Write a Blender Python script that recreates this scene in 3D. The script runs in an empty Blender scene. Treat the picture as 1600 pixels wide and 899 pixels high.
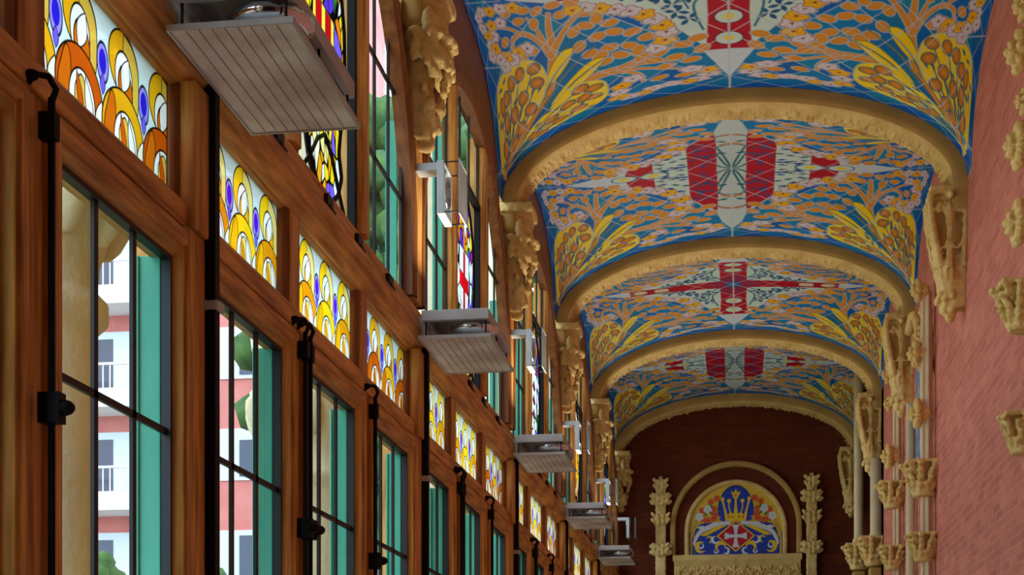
import bpy, math, random
import numpy as np
from mathutils import Vector, noise as mnoise

S = bpy.context.scene
C = S.collection
PI = math.pi

# ------------------------------------------------------------------ camera, world, exposure
VX, VY, F, EYE = 1158.0, 1147.0, 2400.0, 1.6
cam_d = bpy.data.cameras.new('camera')
cam = bpy.data.objects.new('camera', cam_d); C.objects.link(cam)
cam.location = (0, 0, EYE)
cam.rotation_euler = (PI / 2, 0, math.atan((VX - 800.0) / F))
cam_d.sensor_width = 36.0
cam_d.lens = 36.0 * F / 1600.0
cam_d.shift_x = 0.0
cam_d.shift_y = (VY - 449.5) / 1600.0
cam_d.clip_end = 400
S.camera = cam

S.view_settings.view_transform = 'Standard'
S.view_settings.look = 'None'
S.view_settings.exposure = 0.0
S.view_settings.gamma = 1.0
S.view_settings.use_curve_mapping = False

SKY_STRENGTH = 4.0
LAMP_POWER = 21.0
w = bpy.data.worlds.new('World'); S.world = w
w.use_nodes = True
wn, wl = w.node_tree.nodes, w.node_tree.links
bg = wn['Background']
tc = wn.new('ShaderNodeTexCoord'); sep = wn.new('ShaderNodeSeparateXYZ')
wl.new(tc.outputs['Generated'], sep.inputs[0])
ns = wn.new('ShaderNodeTexNoise'); ns.inputs['Scale'].default_value = 2.5; ns.inputs['Detail'].default_value = 5
wl.new(tc.outputs['Generated'], ns.inputs['Vector'])
rp = wn.new('ShaderNodeValToRGB')
rp.color_ramp.elements[0].position = .35; rp.color_ramp.elements[0].color = (.50, .74, 1.0, 1)
rp.color_ramp.elements[1].position = .65; rp.color_ramp.elements[1].color = (.92, .96, 1.0, 1)
wl.new(ns.outputs['Fac'], rp.inputs[0]); wl.new(rp.outputs[0], bg.inputs[0])
bg.inputs[1].default_value = SKY_STRENGTH

# ------------------------------------------------------------------ layout numbers
XC = -0.087                 # middle of the corridor
XL, XR = XC - 1.8, XC + 1.8   # wall planes
BAY = 3.63
RIB = [8.5 + BAY * k for k in range(-3, 5)]      # front face of each rib (-2.39 ... 23.02)
RD = 0.36
CEN = [RIB[i] + RD / 2 + BAY / 2 for i in range(0, 7)]  # centres of window bays 1.. (…3.235, 6.865, 10.495 …)
END_Y = 23.40
START_Y = RIB[0]

# ------------------------------------------------------------------ materials
def mat(name, col, rough=.6, metal=0.0, spec=.4, noise_amt=0, noise_scale=8, bump=0, bump_scale=60, col2=None, stretch=(1, 1, 1)):
    m = bpy.data.materials.new(name); m.use_nodes = True
    n, l = m.node_tree.nodes, m.node_tree.links
    b = n['Principled BSDF']
    b.inputs['Roughness'].default_value = rough; b.inputs['Metallic'].default_value = metal
    b.inputs['Specular IOR Level'].default_value = spec
    b.inputs['Base Color'].default_value = (*col, 1)
    if col2 or bump:
        t = n.new('ShaderNodeTexCoord'); mp = n.new('ShaderNodeMapping')
        mp.inputs['Scale'].default_value = stretch
        l.new(t.outputs['Object'], mp.inputs[0])
    if col2:
        k = n.new('ShaderNodeTexNoise'); k.inputs['Scale'].default_value = noise_scale; k.inputs['Detail'].default_value = 6
        l.new(mp.outputs[0], k.inputs['Vector'])
        r = n.new('ShaderNodeValToRGB')
        r.color_ramp.elements[0].position = .32; r.color_ramp.elements[0].color = (*col, 1)
        r.color_ramp.elements[1].position = .68; r.color_ramp.elements[1].color = (*col2, 1)
        l.new(k.outputs['Fac'], r.inputs[0]); l.new(r.outputs[0], b.inputs['Base Color'])
    if bump:
        k2 = n.new('ShaderNodeTexNoise'); k2.inputs['Scale'].default_value = bump_scale; k2.inputs['Detail'].default_value = 5
        l.new(mp.outputs[0], k2.inputs['Vector'])
        bp = n.new('ShaderNodeBump'); bp.inputs['Strength'].default_value = bump; bp.inputs['Distance'].default_value = .02
        l.new(k2.outputs['Fac'], bp.inputs['Height']); l.new(bp.outputs[0], b.inputs['Normal'])
    return m

def wood(name, c1, c2, stretch):
    return mat(name, c1, rough=.5, spec=.35, col2=c2, noise_scale=5, stretch=stretch, bump=.06, bump_scale=8)
M = {}
M['wood_v'] = wood('timber_vertical', (.36, .14, .022), (.88, .46, .11), (6, 6, .5))
M['wood_h'] = wood('timber_horizontal', (.36, .14, .022), (.88, .46, .11), (6, .5, 6))
M['wood_dark'] = wood('timber_dark', (.16, .045, .012), (.30, .10, .022), (6, 6, .6))
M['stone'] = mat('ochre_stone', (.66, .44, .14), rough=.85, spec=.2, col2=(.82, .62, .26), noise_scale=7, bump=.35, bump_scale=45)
M['stone_smooth_shaded'] = mat('ochre_stone_smooth_shaded', (.42, .26, .07), rough=.85, spec=.2, col2=(.54, .35, .11), noise_scale=3, bump=.12, bump_scale=40)  # smooth stone, with the shade of the rib fronts put into its colour
M['stone_pale'] = mat('pale_stone', (.64, .53, .33), rough=.9, spec=.2, col2=(.76, .65, .42), noise_scale=3, bump=.3, bump_scale=30)
M['iron'] = mat('black_iron', (.006, .006, .007), rough=.5, metal=0, spec=.4)
M['muntin'] = mat('dark_bronze_bar', (.006, .005, .005), rough=.5, spec=.4)
M['white_metal'] = mat('grey_painted_metal', (.56, .57, .56), rough=.45, spec=.5, col2=(.46, .47, .47), noise_scale=6)
M['green'] = mat('green_paint', (.05, .36, .24), rough=.6, col2=(.10, .46, .33), noise_scale=3, stretch=(2, 2, .5))
M['leaf'] = mat('tree_leaves', (.02, .07, .015), rough=.8, col2=(.08, .16, .035), noise_scale=3, bump=.8, bump_scale=6)
M['bark'] = mat('bark', (.12, .08, .05), rough=.9, col2=(.2, .14, .09), bump=.4)
M['render_pink'] = mat('pink_render', (.62, .17, .15), rough=.9, col2=(.72, .25, .22), noise_scale=1.2)
M['balcony'] = mat('pale_balcony', (.74, .72, .72), rough=.8)
M['shutter'] = mat('pale_shutter', (.70, .74, .78), rough=.7)
M['darkglass'] = mat('dark_window', (.06, .06, .09), rough=.15, spec=.6)
M['ground'] = mat('garden_ground', (.20, .19, .15), rough=.9, col2=(.10, .17, .05), noise_scale=.4)
M['floor'] = mat('floor_tiles', (.62, .55, .45), rough=.5, col2=(.70, .63, .52), noise_scale=2)
M['brass'] = mat('lamp_reflector', (.75, .82, .9), rough=.12, metal=1.0)
M['wire'] = mat('thin_grey_wire', (.22, .20, .18), rough=.5)
M['black'] = mat('conduit_black', (.004, .004, .005), rough=.6, spec=.2)

def brick(name, axis, c1, c2, mort):
    m = bpy.data.materials.new(name); m.use_nodes = True
    n, l = m.node_tree.nodes, m.node_tree.links; b = n['Principled BSDF']
    b.inputs['Roughness'].default_value = .8; b.inputs['Specular IOR Level'].default_value = .25
    t = n.new('ShaderNodeTexCoord'); sp = n.new('ShaderNodeSeparateXYZ'); cb = n.new('ShaderNodeCombineXYZ')
    l.new(t.outputs['Object'], sp.inputs[0])
    l.new(sp.outputs['Y' if axis == 'Y' else 'X'], cb.inputs['X']); l.new(sp.outputs['Z'], cb.inputs['Y'])
    br = n.new('ShaderNodeTexBrick'); l.new(cb.outputs[0], br.inputs['Vector'])
    br.inputs['Scale'].default_value = 1.0; br.inputs['Brick Width'].default_value = .27; br.inputs['Row Height'].default_value = .062
    br.inputs['Mortar Size'].default_value = .006; br.inputs['Mortar Smooth'].default_value = .3
    br.inputs['Color1'].default_value = (*c1, 1); br.inputs['Color2'].default_value = (*c2, 1); br.inputs['Mortar'].default_value = (*mort, 1)
    nz = n.new('ShaderNodeTexNoise'); nz.inputs['Scale'].default_value = 3.0; nz.inputs['Detail'].default_value = 8; nz.inputs['Roughness'].default_value = .7
    l.new(t.outputs['Object'], nz.inputs['Vector'])
    mx = n.new('ShaderNodeMixRGB'); mx.blend_type = 'OVERLAY'; mx.inputs[0].default_value = .45
    l.new(br.outputs['Color'], mx.inputs[1]); l.new(nz.outputs['Fac'], mx.inputs[2]); l.new(mx.outputs[0], b.inputs['Base Color'])
    n2 = n.new('ShaderNodeTexNoise'); n2.inputs['Scale'].default_value = 16; n2.inputs['Detail'].default_value = 6
    l.new(cb.outputs[0], n2.inputs['Vector'])
    ad = n.new('ShaderNodeMath'); ad.operation = 'MULTIPLY_ADD'; ad.inputs[1].default_value = -1.0
    l.new(br.outputs['Fac'], ad.inputs[0]); l.new(n2.outputs['Fac'], ad.inputs[2])
    bp = n.new('ShaderNodeBump'); bp.inputs['Strength'].default_value = .6; bp.inputs['Distance'].default_value = .012
    l.new(ad.outputs[0], bp.inputs['Height']); l.new(bp.outputs[0], b.inputs['Normal'])
    return m
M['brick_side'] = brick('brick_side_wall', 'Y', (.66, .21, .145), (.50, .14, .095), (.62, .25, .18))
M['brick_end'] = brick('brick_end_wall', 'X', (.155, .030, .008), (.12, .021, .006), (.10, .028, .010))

def glass_mat():
    m = bpy.data.materials.new('clear_window_glass'); m.use_nodes = True
    n, l = m.node_tree.nodes, m.node_tree.links; n.remove(n['Principled BSDF'])
    out = n['Material Output']
    tr = n.new('ShaderNodeBsdfTransparent'); tr.inputs[0].default_value = (.86, .95, .96, 1)
    gl = n.new('ShaderNodeBsdfGlossy'); gl.inputs['Roughness'].default_value = .03
    nz = n.new('ShaderNodeTexNoise'); nz.inputs['Scale'].default_value = 6
    bp = n.new('ShaderNodeBump'); bp.inputs['Strength'].default_value = .15; bp.inputs['Distance'].default_value = .01
    l.new(nz.outputs['Fac'], bp.inputs['Height']); l.new(bp.outputs[0], gl.inputs['Normal'])
    mx = n.new('ShaderNodeMixShader'); mx.inputs[0].default_value = .07; l.new(tr.outputs[0], mx.inputs[1]); l.new(gl.outputs[0], mx.inputs[2])
    l.new(mx.outputs[0], out.inputs[0]); return m
M['glass'] = glass_mat()

def stained_mat():
    m = bpy.data.materials.new('stained_glass'); m.use_nodes = True
    n, l = m.node_tree.nodes, m.node_tree.links; n.remove(n['Principled BSDF']); out = n['Material Output']
    at = n.new('ShaderNodeAttribute'); at.attribute_name = 'Col'
    nz = n.new('ShaderNodeTexNoise'); nz.inputs['Scale'].default_value = 9; nz.inputs['Detail'].default_value = 4
    mp = n.new('ShaderNodeMapRange'); mp.inputs['To Min'].default_value = .75; mp.inputs['To Max'].default_value = 1.1
    l.new(nz.outputs['Fac'], mp.inputs['Value'])
    mul = n.new('ShaderNodeMixRGB'); mul.blend_type = 'MULTIPLY'; mul.inputs[0].default_value = 1
    l.new(at.outputs['Color'], mul.inputs[1]); l.new(mp.outputs[0], mul.inputs[2])
    tl = n.new('ShaderNodeBsdfTranslucent'); l.new(mul.outputs[0], tl.inputs[0])
    tr = n.new('ShaderNodeBsdfTransparent'); l.new(mul.outputs[0], tr.inputs[0])
    mx = n.new('ShaderNodeMixShader'); mx.inputs[0].default_value = .22
    l.new(tl.outputs[0], mx.inputs[1]); l.new(tr.outputs[0], mx.inputs[2])
    gl = n.new('ShaderNodeBsdfGlossy'); gl.inputs['Roughness'].default_value = .25
    m2 = n.new('ShaderNodeMixShader'); m2.inputs[0].default_value = .03
    l.new(mx.outputs[0], m2.inputs[1]); l.new(gl.outputs[0], m2.inputs[2])
    l.new(m2.outputs[0], out.inputs[0]); return m
M['stained'] = stained_mat()

def attr_mat(name, rough, spec):
    m = bpy.data.materials.new(name); m.use_nodes = True
    n, l = m.node_tree.nodes, m.node_tree.links; b = n['Principled BSDF']
    at = n.new('ShaderNodeAttribute'); at.attribute_name = 'Col'; l.new(at.outputs['Color'], b.inputs['Base Color'])
    b.inputs['Roughness'].default_value = rough; b.inputs['Specular IOR Level'].default_value = spec
    return m
M['tile'] = attr_mat('painted_ceramic_tile', .55, .16)
M['mosaic'] = attr_mat('mosaic_tesserae', .45, .35)

def panel_glass():
    m = bpy.data.materials.new('mottled_fixture_glass'); m.use_nodes = True  # plate mottled from grey-brown to near white
    n, l = m.node_tree.nodes, m.node_tree.links; b = n['Principled BSDF']
    t = n.new('ShaderNodeTexCoord')
    nz = n.new('ShaderNodeTexNoise'); nz.inputs['Scale'].default_value = 3.2; nz.inputs['Detail'].default_value = 5
    l.new(t.outputs['Object'], nz.inputs['Vector'])
    r = n.new('ShaderNodeValToRGB'); r.color_ramp.elements[0].position = .35; r.color_ramp.elements[0].color = (.58, .52, .48, 1)
    r.color_ramp.elements[1].position = .6; r.color_ramp.elements[1].color = (.90, .93, .91, 1)
    l.new(nz.outputs['Fac'], r.inputs[0]); l.new(r.outputs[0], b.inputs['Base Color'])
    b.inputs['Roughness'].default_value = .45; b.inputs['Specular IOR Level'].default_value = .35
    return m
M['panel'] = panel_glass()

# ------------------------------------------------------------------ mesh helpers
class MB:
    def __init__(s): s.v = []; s.f = []; s.sm = []
    def add(s, vs, fs, smooth=False):
        o = len(s.v); s.v += [tuple(p) for p in vs]
        for q in fs: s.f.append(tuple(i + o for i in q)); s.sm.append(smooth)
        return s
    def box(s, x0, x1, y0, y1, z0, z1):
        return s.add([(x, y, z) for z in (z0, z1) for y in (y0, y1) for x in (x0, x1)],
                     [(0, 2, 3, 1), (4, 5, 7, 6), (0, 1, 5, 4), (2, 6, 7, 3), (0, 4, 6, 2), (1, 3, 7, 5)])
    def prism(s, prof, axis, a0, a1):
        """profile of 2-D points swept along an axis ('Y': points are x,z; 'Z': points are x,y; 'X': y,z)"""
        n = len(prof); vs = []
        for a in (a0, a1):
            for p, q in prof:
                vs.append((p, a, q) if axis == 'Y' else ((p, q, a) if axis == 'Z' else (a, p, q)))
        fs = [(i, (i + 1) % n, n + (i + 1) % n, n + i) for i in range(n)] + [tuple(range(n))[::-1], tuple(range(n, 2 * n))]
        return s.add(vs, fs)
    def frame(s, y0, y1, z0, z1, prof):
        """mitred picture frame in the Y-Z plane; prof: (inset, x)"""
        vs = []
        for i, x in prof:
            vs += [(x, y0 + i, z0 + i), (x, y1 - i, z0 + i), (x, y1 - i, z1 - i), (x, y0 + i, z1 - i)]
        fs = []
        n = len(prof)
        for k in range(n):
            k2 = (k + 1) % n
            for c in range(4):
                c2 = (c + 1) % 4
                fs.append((k * 4 + c, k * 4 + c2, k2 * 4 + c2, k2 * 4 + c))
        return s.add(vs, fs)
    def tube(s, pts, r, n=10, cap=True, smooth=True):
        pts = [Vector(p) for p in pts]; rs = r if isinstance(r, (list, tuple)) else [r] * len(pts)
        vs = []; prev = None
        for i, p in enumerate(pts):
            d = (pts[min(i + 1, len(pts) - 1)] - pts[max(i - 1, 0)]).normalized()
            if prev is None:
                a = Vector((0, 0, 1)) if abs(d.z) < .9 else Vector((1, 0, 0))
                u = d.cross(a).normalized()
            else:
                u = (prev - d * prev.dot(d)).normalized()
            prev = u; v = d.cross(u)
            for k in range(n):
                t = 2 * PI * k / n; vs.append(p + (u * math.cos(t) + v * math.sin(t)) * rs[i])
        fs = [(i * n + k, i * n + (k + 1) % n, (i + 1) * n + (k + 1) % n, (i + 1) * n + k) for i in range(len(pts) - 1) for k in range(n)]
        if cap: fs += [tuple(range(n))[::-1], tuple(range((len(pts) - 1) * n, len(pts) * n))]
        return s.add(vs, fs, smooth)
    def lathe(s, prof, c=(0, 0, 0), n=20):
        vs = [(c[0] + r * math.cos(2 * PI * k / n), c[1] + r * math.sin(2 * PI * k / n), c[2] + z) for r, z in prof for k in range(n)]
        fs = [(i * n + k, i * n + (k + 1) % n, (i + 1) * n + (k + 1) % n, (i + 1) * n + k) for i in range(len(prof) - 1) for k in range(n)]
        fs += [tuple(range(n))[::-1], tuple(range((len(prof) - 1) * n, len(prof) * n))]
        return s.add(vs, fs, True)
    def blob(s, c, r, d=(0, 0, 1), n=10, m=7):
        """ellipsoid with radii r=(across, across2, along) whose long axis points along d"""
        d = Vector(d).normalized(); a = Vector((1, 0, 0)) if abs(d.x) < .8 else Vector((0, 1, 0))
        u = d.cross(a).normalized(); v = d.cross(u); c = Vector(c); vs = [c - d * r[2]]
        for i in range(1, m):
            p = PI * i / m
            for k in range(n):
                t = 2 * PI * k / n
                vs.append(c - d * r[2] * math.cos(p) + (u * r[0] * math.cos(t) + v * r[1] * math.sin(t)) * math.sin(p))
        vs.append(c + d * r[2]); last = len(vs) - 1
        fs = [(0, 1 + (k + 1) % n, 1 + k) for k in range(n)]
        for i in range(m - 2):
            for k in range(n):
                a0 = 1 + i * n; fs.append((a0 + k, a0 + (k + 1) % n, a0 + n + (k + 1) % n, a0 + n + k))
        a0 = 1 + (m - 2) * n; fs += [(a0 + k, a0 + (k + 1) % n, last) for k in range(n)]
        return s.add(vs, fs, True)
    def mesh(s, name, m):
        me = bpy.data.meshes.new(name); me.from_pydata(s.v, [], s.f)
        me.polygons.foreach_set('use_smooth', s.sm); me.materials.append(m); me.update()
        return me
    def build(s, name, m, parent=None, bevel=0):
        o = bpy.data.objects.new(name, s.mesh(name, m)); C.objects.link(o)
        fix_normals(o.data)
        if parent: o.parent = parent
        if bevel:
            b = o.modifiers.new('bevel', 'BEVEL'); b.width = bevel; b.segments = 2; b.limit_method = 'ANGLE'
        return o

def fix_normals(me):
    import bmesh
    bm = bmesh.new(); bm.from_mesh(me); bmesh.ops.recalc_face_normals(bm, faces=bm.faces); bm.to_mesh(me); bm.free()

def obj(name, me, parent=None, loc=(0, 0, 0)):
    o = bpy.data.objects.new(name, me); C.objects.link(o); o.location = loc
    if parent: o.parent = parent
    return o

def empty(name, loc=(0, 0, 0), rz=0):
    o = bpy.data.objects.new(name, None); C.objects.link(o); o.location = loc; o.rotation_euler = (0, 0, rz)
    o.empty_display_size = .1
    return o

def tag(o, label=None, cat=None, group=None, kind=None):
    if label: o['label'] = label
    if cat: o['category'] = cat
    if group: o['group'] = group
    if kind: o['kind'] = kind
    return o

def copy_tree(o, parent=None):
    c = o.copy(); C.objects.link(c)
    if parent: c.parent = parent
    for ch in [k for k in KIDS.get(o.name, [])]:
        KIDS.setdefault(c.name, []).append(copy_tree(ch, c))
    return c
KIDS = {}
def reg(root):
    """remember children lists for fast copying"""
    for o in C.objects:
        if o.parent: KIDS.setdefault(o.parent.name, [])
    for k in list(KIDS): KIDS[k] = []
    for o in C.objects:
        if o.parent: KIDS[o.parent.name].append(o)

def remeshed(name, mb, m, voxel=.012, smooth=2, disp=0.0, dscale=20):
    me = mb.mesh(name, m); o = bpy.data.objects.new('tmp', me); C.objects.link(o)
    r = o.modifiers.new('r', 'REMESH'); r.mode = 'VOXEL'; r.voxel_size = voxel; r.use_smooth_shade = True
    if smooth:
        q = o.modifiers.new('s', 'SMOOTH'); q.iterations = smooth; q.factor = .5
    dg = bpy.context.evaluated_depsgraph_get()
    new = bpy.data.meshes.new_from_object(o.evaluated_get(dg)); new.name = name
    bpy.data.objects.remove(o)
    if disp:
        n = len(new.vertices); co = np.empty(n * 3); new.vertices.foreach_get('co', co); co = co.reshape(-1, 3)
        no = np.empty(n * 3); new.vertices.foreach_get('normal', no); no = no.reshape(-1, 3)
        d = np.array([mnoise.noise(Vector(p) * dscale) for p in co])
        co = co + no * (d * disp)[:, None]; new.vertices.foreach_set('co', co.ravel()); new.update()
    if not new.materials: new.materials.append(m)
    new.polygons.foreach_set('use_smooth', [True] * len(new.polygons))
    return new

# ------------------------------------------------------------------ painting of tiles and glass (pattern colours only)
def srgb(*c):
    c = np.array(c, float) / 255.0
    return np.where(c <= .04045, c / 12.92, ((c + .055) / 1.055) ** 2.4)

class Paint:
    def __init__(s, X, Y, base, e):
        s.x = X.ravel(); s.y = Y.ravel(); s.c = np.tile(np.array(base, float), (s.x.size, 1)); s.e = e
    def _blend(s, idx, a, col):
        s.c[idx] = s.c[idx] * (1 - a[:, None]) + np.asarray(col) * a[:, None]
    def _box(s, x0, x1, y0, y1):
        return np.nonzero((s.x > x0) & (s.x < x1) & (s.y > y0) & (s.y < y1))[0]
    def mask(s, idx, sd, col): s._blend(idx, np.clip(.5 - sd / s.e, 0, 1), col)
    def ell(s, cx, cy, rx, ry, rot, col, ol=None, w=0):
        R = max(rx, ry) + w + s.e; i = s._box(cx - R, cx + R, cy - R, cy + R)
        if not i.size: return
        c, q = math.cos(rot), math.sin(rot); dx = s.x[i] - cx; dy = s.y[i] - cy
        a = dx * c + dy * q; b = -dx * q + dy * c
        k = np.sqrt((a / rx) ** 2 + (b / ry) ** 2); sd = (k - 1) * min(rx, ry)
        if ol is not None: s.mask(i, sd - w, ol)
        s.mask(i, sd, col)
    def leaf(s, cx, cy, L, W, rot, col, ol=None, w=0):
        R = L + w + s.e; i = s._box(cx - R, cx + R, cy - R, cy + R)
        if not i.size: return
        c, q = math.cos(rot), math.sin(rot); dx = s.x[i] - cx; dy = s.y[i] - cy
        a = np.clip((dx * c + dy * q) / L, -1.3, 1.3); b = np.abs(-dx * q + dy * c)
        hw = W * np.clip(1 - np.abs(a) ** 1.7, -.3, 1)
        sd = b - hw
        if ol is not None: s.mask(i, sd - w, ol)
        s.mask(i, sd, col)
    def flower(s, cx, cy, rx, ry, rot, col, ol, n=5, centre=None, asp=1):
        R = max(rx, ry) * 1.3; i = s._box(cx - R, cx + R, cy - R, cy + R)
        if not i.size: return
        dx = (s.x[i] - cx) / rx; dy = (s.y[i] - cy) / ry
        th = np.arctan2(dy, dx) + rot; r = np.hypot(dx, dy)
        edge = .74 + .26 * np.abs(np.cos(n * th / 2)); sd = (r - edge) * min(rx, ry)
        s.mask(i, sd - .0035, (.75, .75, .8)); s.mask(i, sd - .0015, ol); s.mask(i, sd + .0012, col)
        vein = np.abs(np.sin(n * th / 2)) * r * min(rx, ry)
        s._blend(i, np.where((r < .62), np.clip(.5 - (vein - .0012) / s.e, 0, 1), 0), ol)
        if centre is not None: s.ell(cx, cy, rx * .16, ry * .16, 0, centre)
    def seg(s, pts, w, col, ol=None, ow=0):
        pts = np.array(pts, float); W = np.array(w if np.ndim(w) else [w] * len(pts), float)
        R = W.max() + ow + s.e * 2
        i = s._box(pts[:, 0].min() - R, pts[:, 0].max() + R, pts[:, 1].min() - R, pts[:, 1].max() + R)
        if not i.size: return
        sd = np.full(i.size, 9.0); px, py = s.x[i], s.y[i]
        for k in range(len(pts) - 1):
            a, b = pts[k], pts[k + 1]; d = b - a; L = (d * d).sum() + 1e-12
            t = np.clip(((px - a[0]) * d[0] + (py - a[1]) * d[1]) / L, 0, 1)
            q = np.hypot(px - a[0] - t * d[0], py - a[1] - t * d[1]) - (W[k] + (W[k + 1] - W[k]) * t)
            sd = np.minimum(sd, q)
        if ol is not None: s.mask(i, sd - ow, ol)
        s.mask(i, sd, col)
    def curve(s, pts, w, col, ol=None, ow=0, n=8):
        P = smooth_pts(pts, n); m = len(P)
        if np.ndim(w): w = np.interp(np.linspace(0, 1, m), np.linspace(0, 1, len(w)), w)
        s.seg(P, w, col, ol, ow)
    def poly(s, pts, col, ol=None, w=0, smooth=0):
        P = np.array(smooth_pts(list(pts) + [pts[0]], smooth)[:-1] if smooth else pts, float)
        R = w + s.e * 2
        i = s._box(P[:, 0].min() - R, P[:, 0].max() + R, P[:, 1].min() - R, P[:, 1].max() + R)
        if not i.size: return i
        px, py = s.x[i], s.y[i]; ins = np.zeros(i.size, bool); dist = np.full(i.size, 9.0)
        for k in range(len(P)):
            a, b = P[k], P[(k + 1) % len(P)]
            if a[1] != b[1]:
                cr = ((a[1] > py) != (b[1] > py)) & (px < (b[0] - a[0]) * (py - a[1]) / (b[1] - a[1]) + a[0]); ins ^= cr
            d = b - a; L = (d * d).sum() + 1e-12; t = np.clip(((px - a[0]) * d[0] + (py - a[1]) * d[1]) / L, 0, 1)
            dist = np.minimum(dist, np.hypot(px - a[0] - t * d[0], py - a[1] - t * d[1]))
        sd = np.where(ins, -dist, dist)
        if ol is not None: s.mask(i, sd - w, ol)
        s.mask(i, sd, col)

def smooth_pts(pts, n=8):
    P = np.array(pts, float)
    if len(P) < 3: return P
    Q = np.vstack([2 * P[0] - P[1], P, 2 * P[-1] - P[-2]]); out = []
    for i in range(1, len(Q) - 2):
        for k in range(n):
            t = k / n
            out.append(.5 * ((2 * Q[i]) + (-Q[i - 1] + Q[i + 1]) * t + (2 * Q[i - 1] - 5 * Q[i] + 4 * Q[i + 1] - Q[i + 2]) * t * t
                             + (-Q[i - 1] + 3 * Q[i] - 3 * Q[i + 1] + Q[i + 2]) * t ** 3))
    out.append(P[-1]); return np.array(out)

def grid_mesh(name, X, Y, Z, col, m, keep=None):
    """X,Y,Z arrays (r,c) with per-vertex colours (r*c,3)"""
    r, c = X.shape; me = bpy.data.meshes.new(name)
    co = np.stack([X.ravel(), Y.ravel(), Z.ravel()], 1)
    a = (np.arange(r - 1)[:, None] * c + np.arange(c - 1)[None, :]).ravel()
    q = np.stack([a, a + 1, a + c + 1, a + c], 1)
    if keep is not None:
        k = keep.ravel(); q = q[k[q].all(1)]
        used = np.zeros(co.shape[0], bool); used[q.ravel()] = True
        mp = np.cumsum(used) - 1; q = mp[q]; co = co[used]; col = col[used]
    me.vertices.add(len(co)); me.vertices.foreach_set('co', co.astype(np.float32).ravel())
    me.loops.add(q.size); me.loops.foreach_set('vertex_index', q.astype(np.int32).ravel())
    me.polygons.add(len(q)); me.polygons.foreach_set('loop_start', (np.arange(len(q)) * 4).astype(np.int32))
    me.polygons.foreach_set('loop_total', np.full(len(q), 4, np.int32))
    me.polygons.foreach_set('use_smooth', np.ones(len(q), bool))
    me.update(calc_edges=True)
    at = me.color_attributes.new('Col', 'FLOAT_COLOR', 'POINT')
    at.data.foreach_set('color', np.hstack([col, np.ones((len(col), 1))]).astype(np.float32).ravel())
    me.materials.append(m); me.validate()
    return me

# ------------------------------------------------------------------ vault shape
def Azf(x): return 5.85 + .8 * np.sqrt(np.clip(1 - (x / 1.8) ** 2, 0, 1))
def Bzf(y): return 5.5 + 1.14 * np.clip(1 - np.clip(np.abs(y) / 1.53, 0, 1) ** 2.6, 0, 1) ** (1 / 2.6)
def Zv(x, y, p=10): return 5.5 + ((Azf(x) - 5.5) ** p + (Bzf(y) - 5.5) ** p) ** (1 / p)

BLUE = srgb(0, 104, 198); BLUE2 = srgb(0, 84, 188); TEAL = srgb(10, 142, 186); WHT = srgb(214, 218, 228)
MINT = srgb(206, 232, 224); YEL = srgb(250, 220, 24); AMB = srgb(236, 168, 16); ORG = srgb(220, 148, 36); BRN = srgb(204, 130, 32)
RED = srgb(186, 10, 40); DRED = srgb(120, 12, 40); STEEL = srgb(60, 116, 140); CREAM = srgb(228, 214, 170); VIO = srgb(110, 20, 60)

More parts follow.
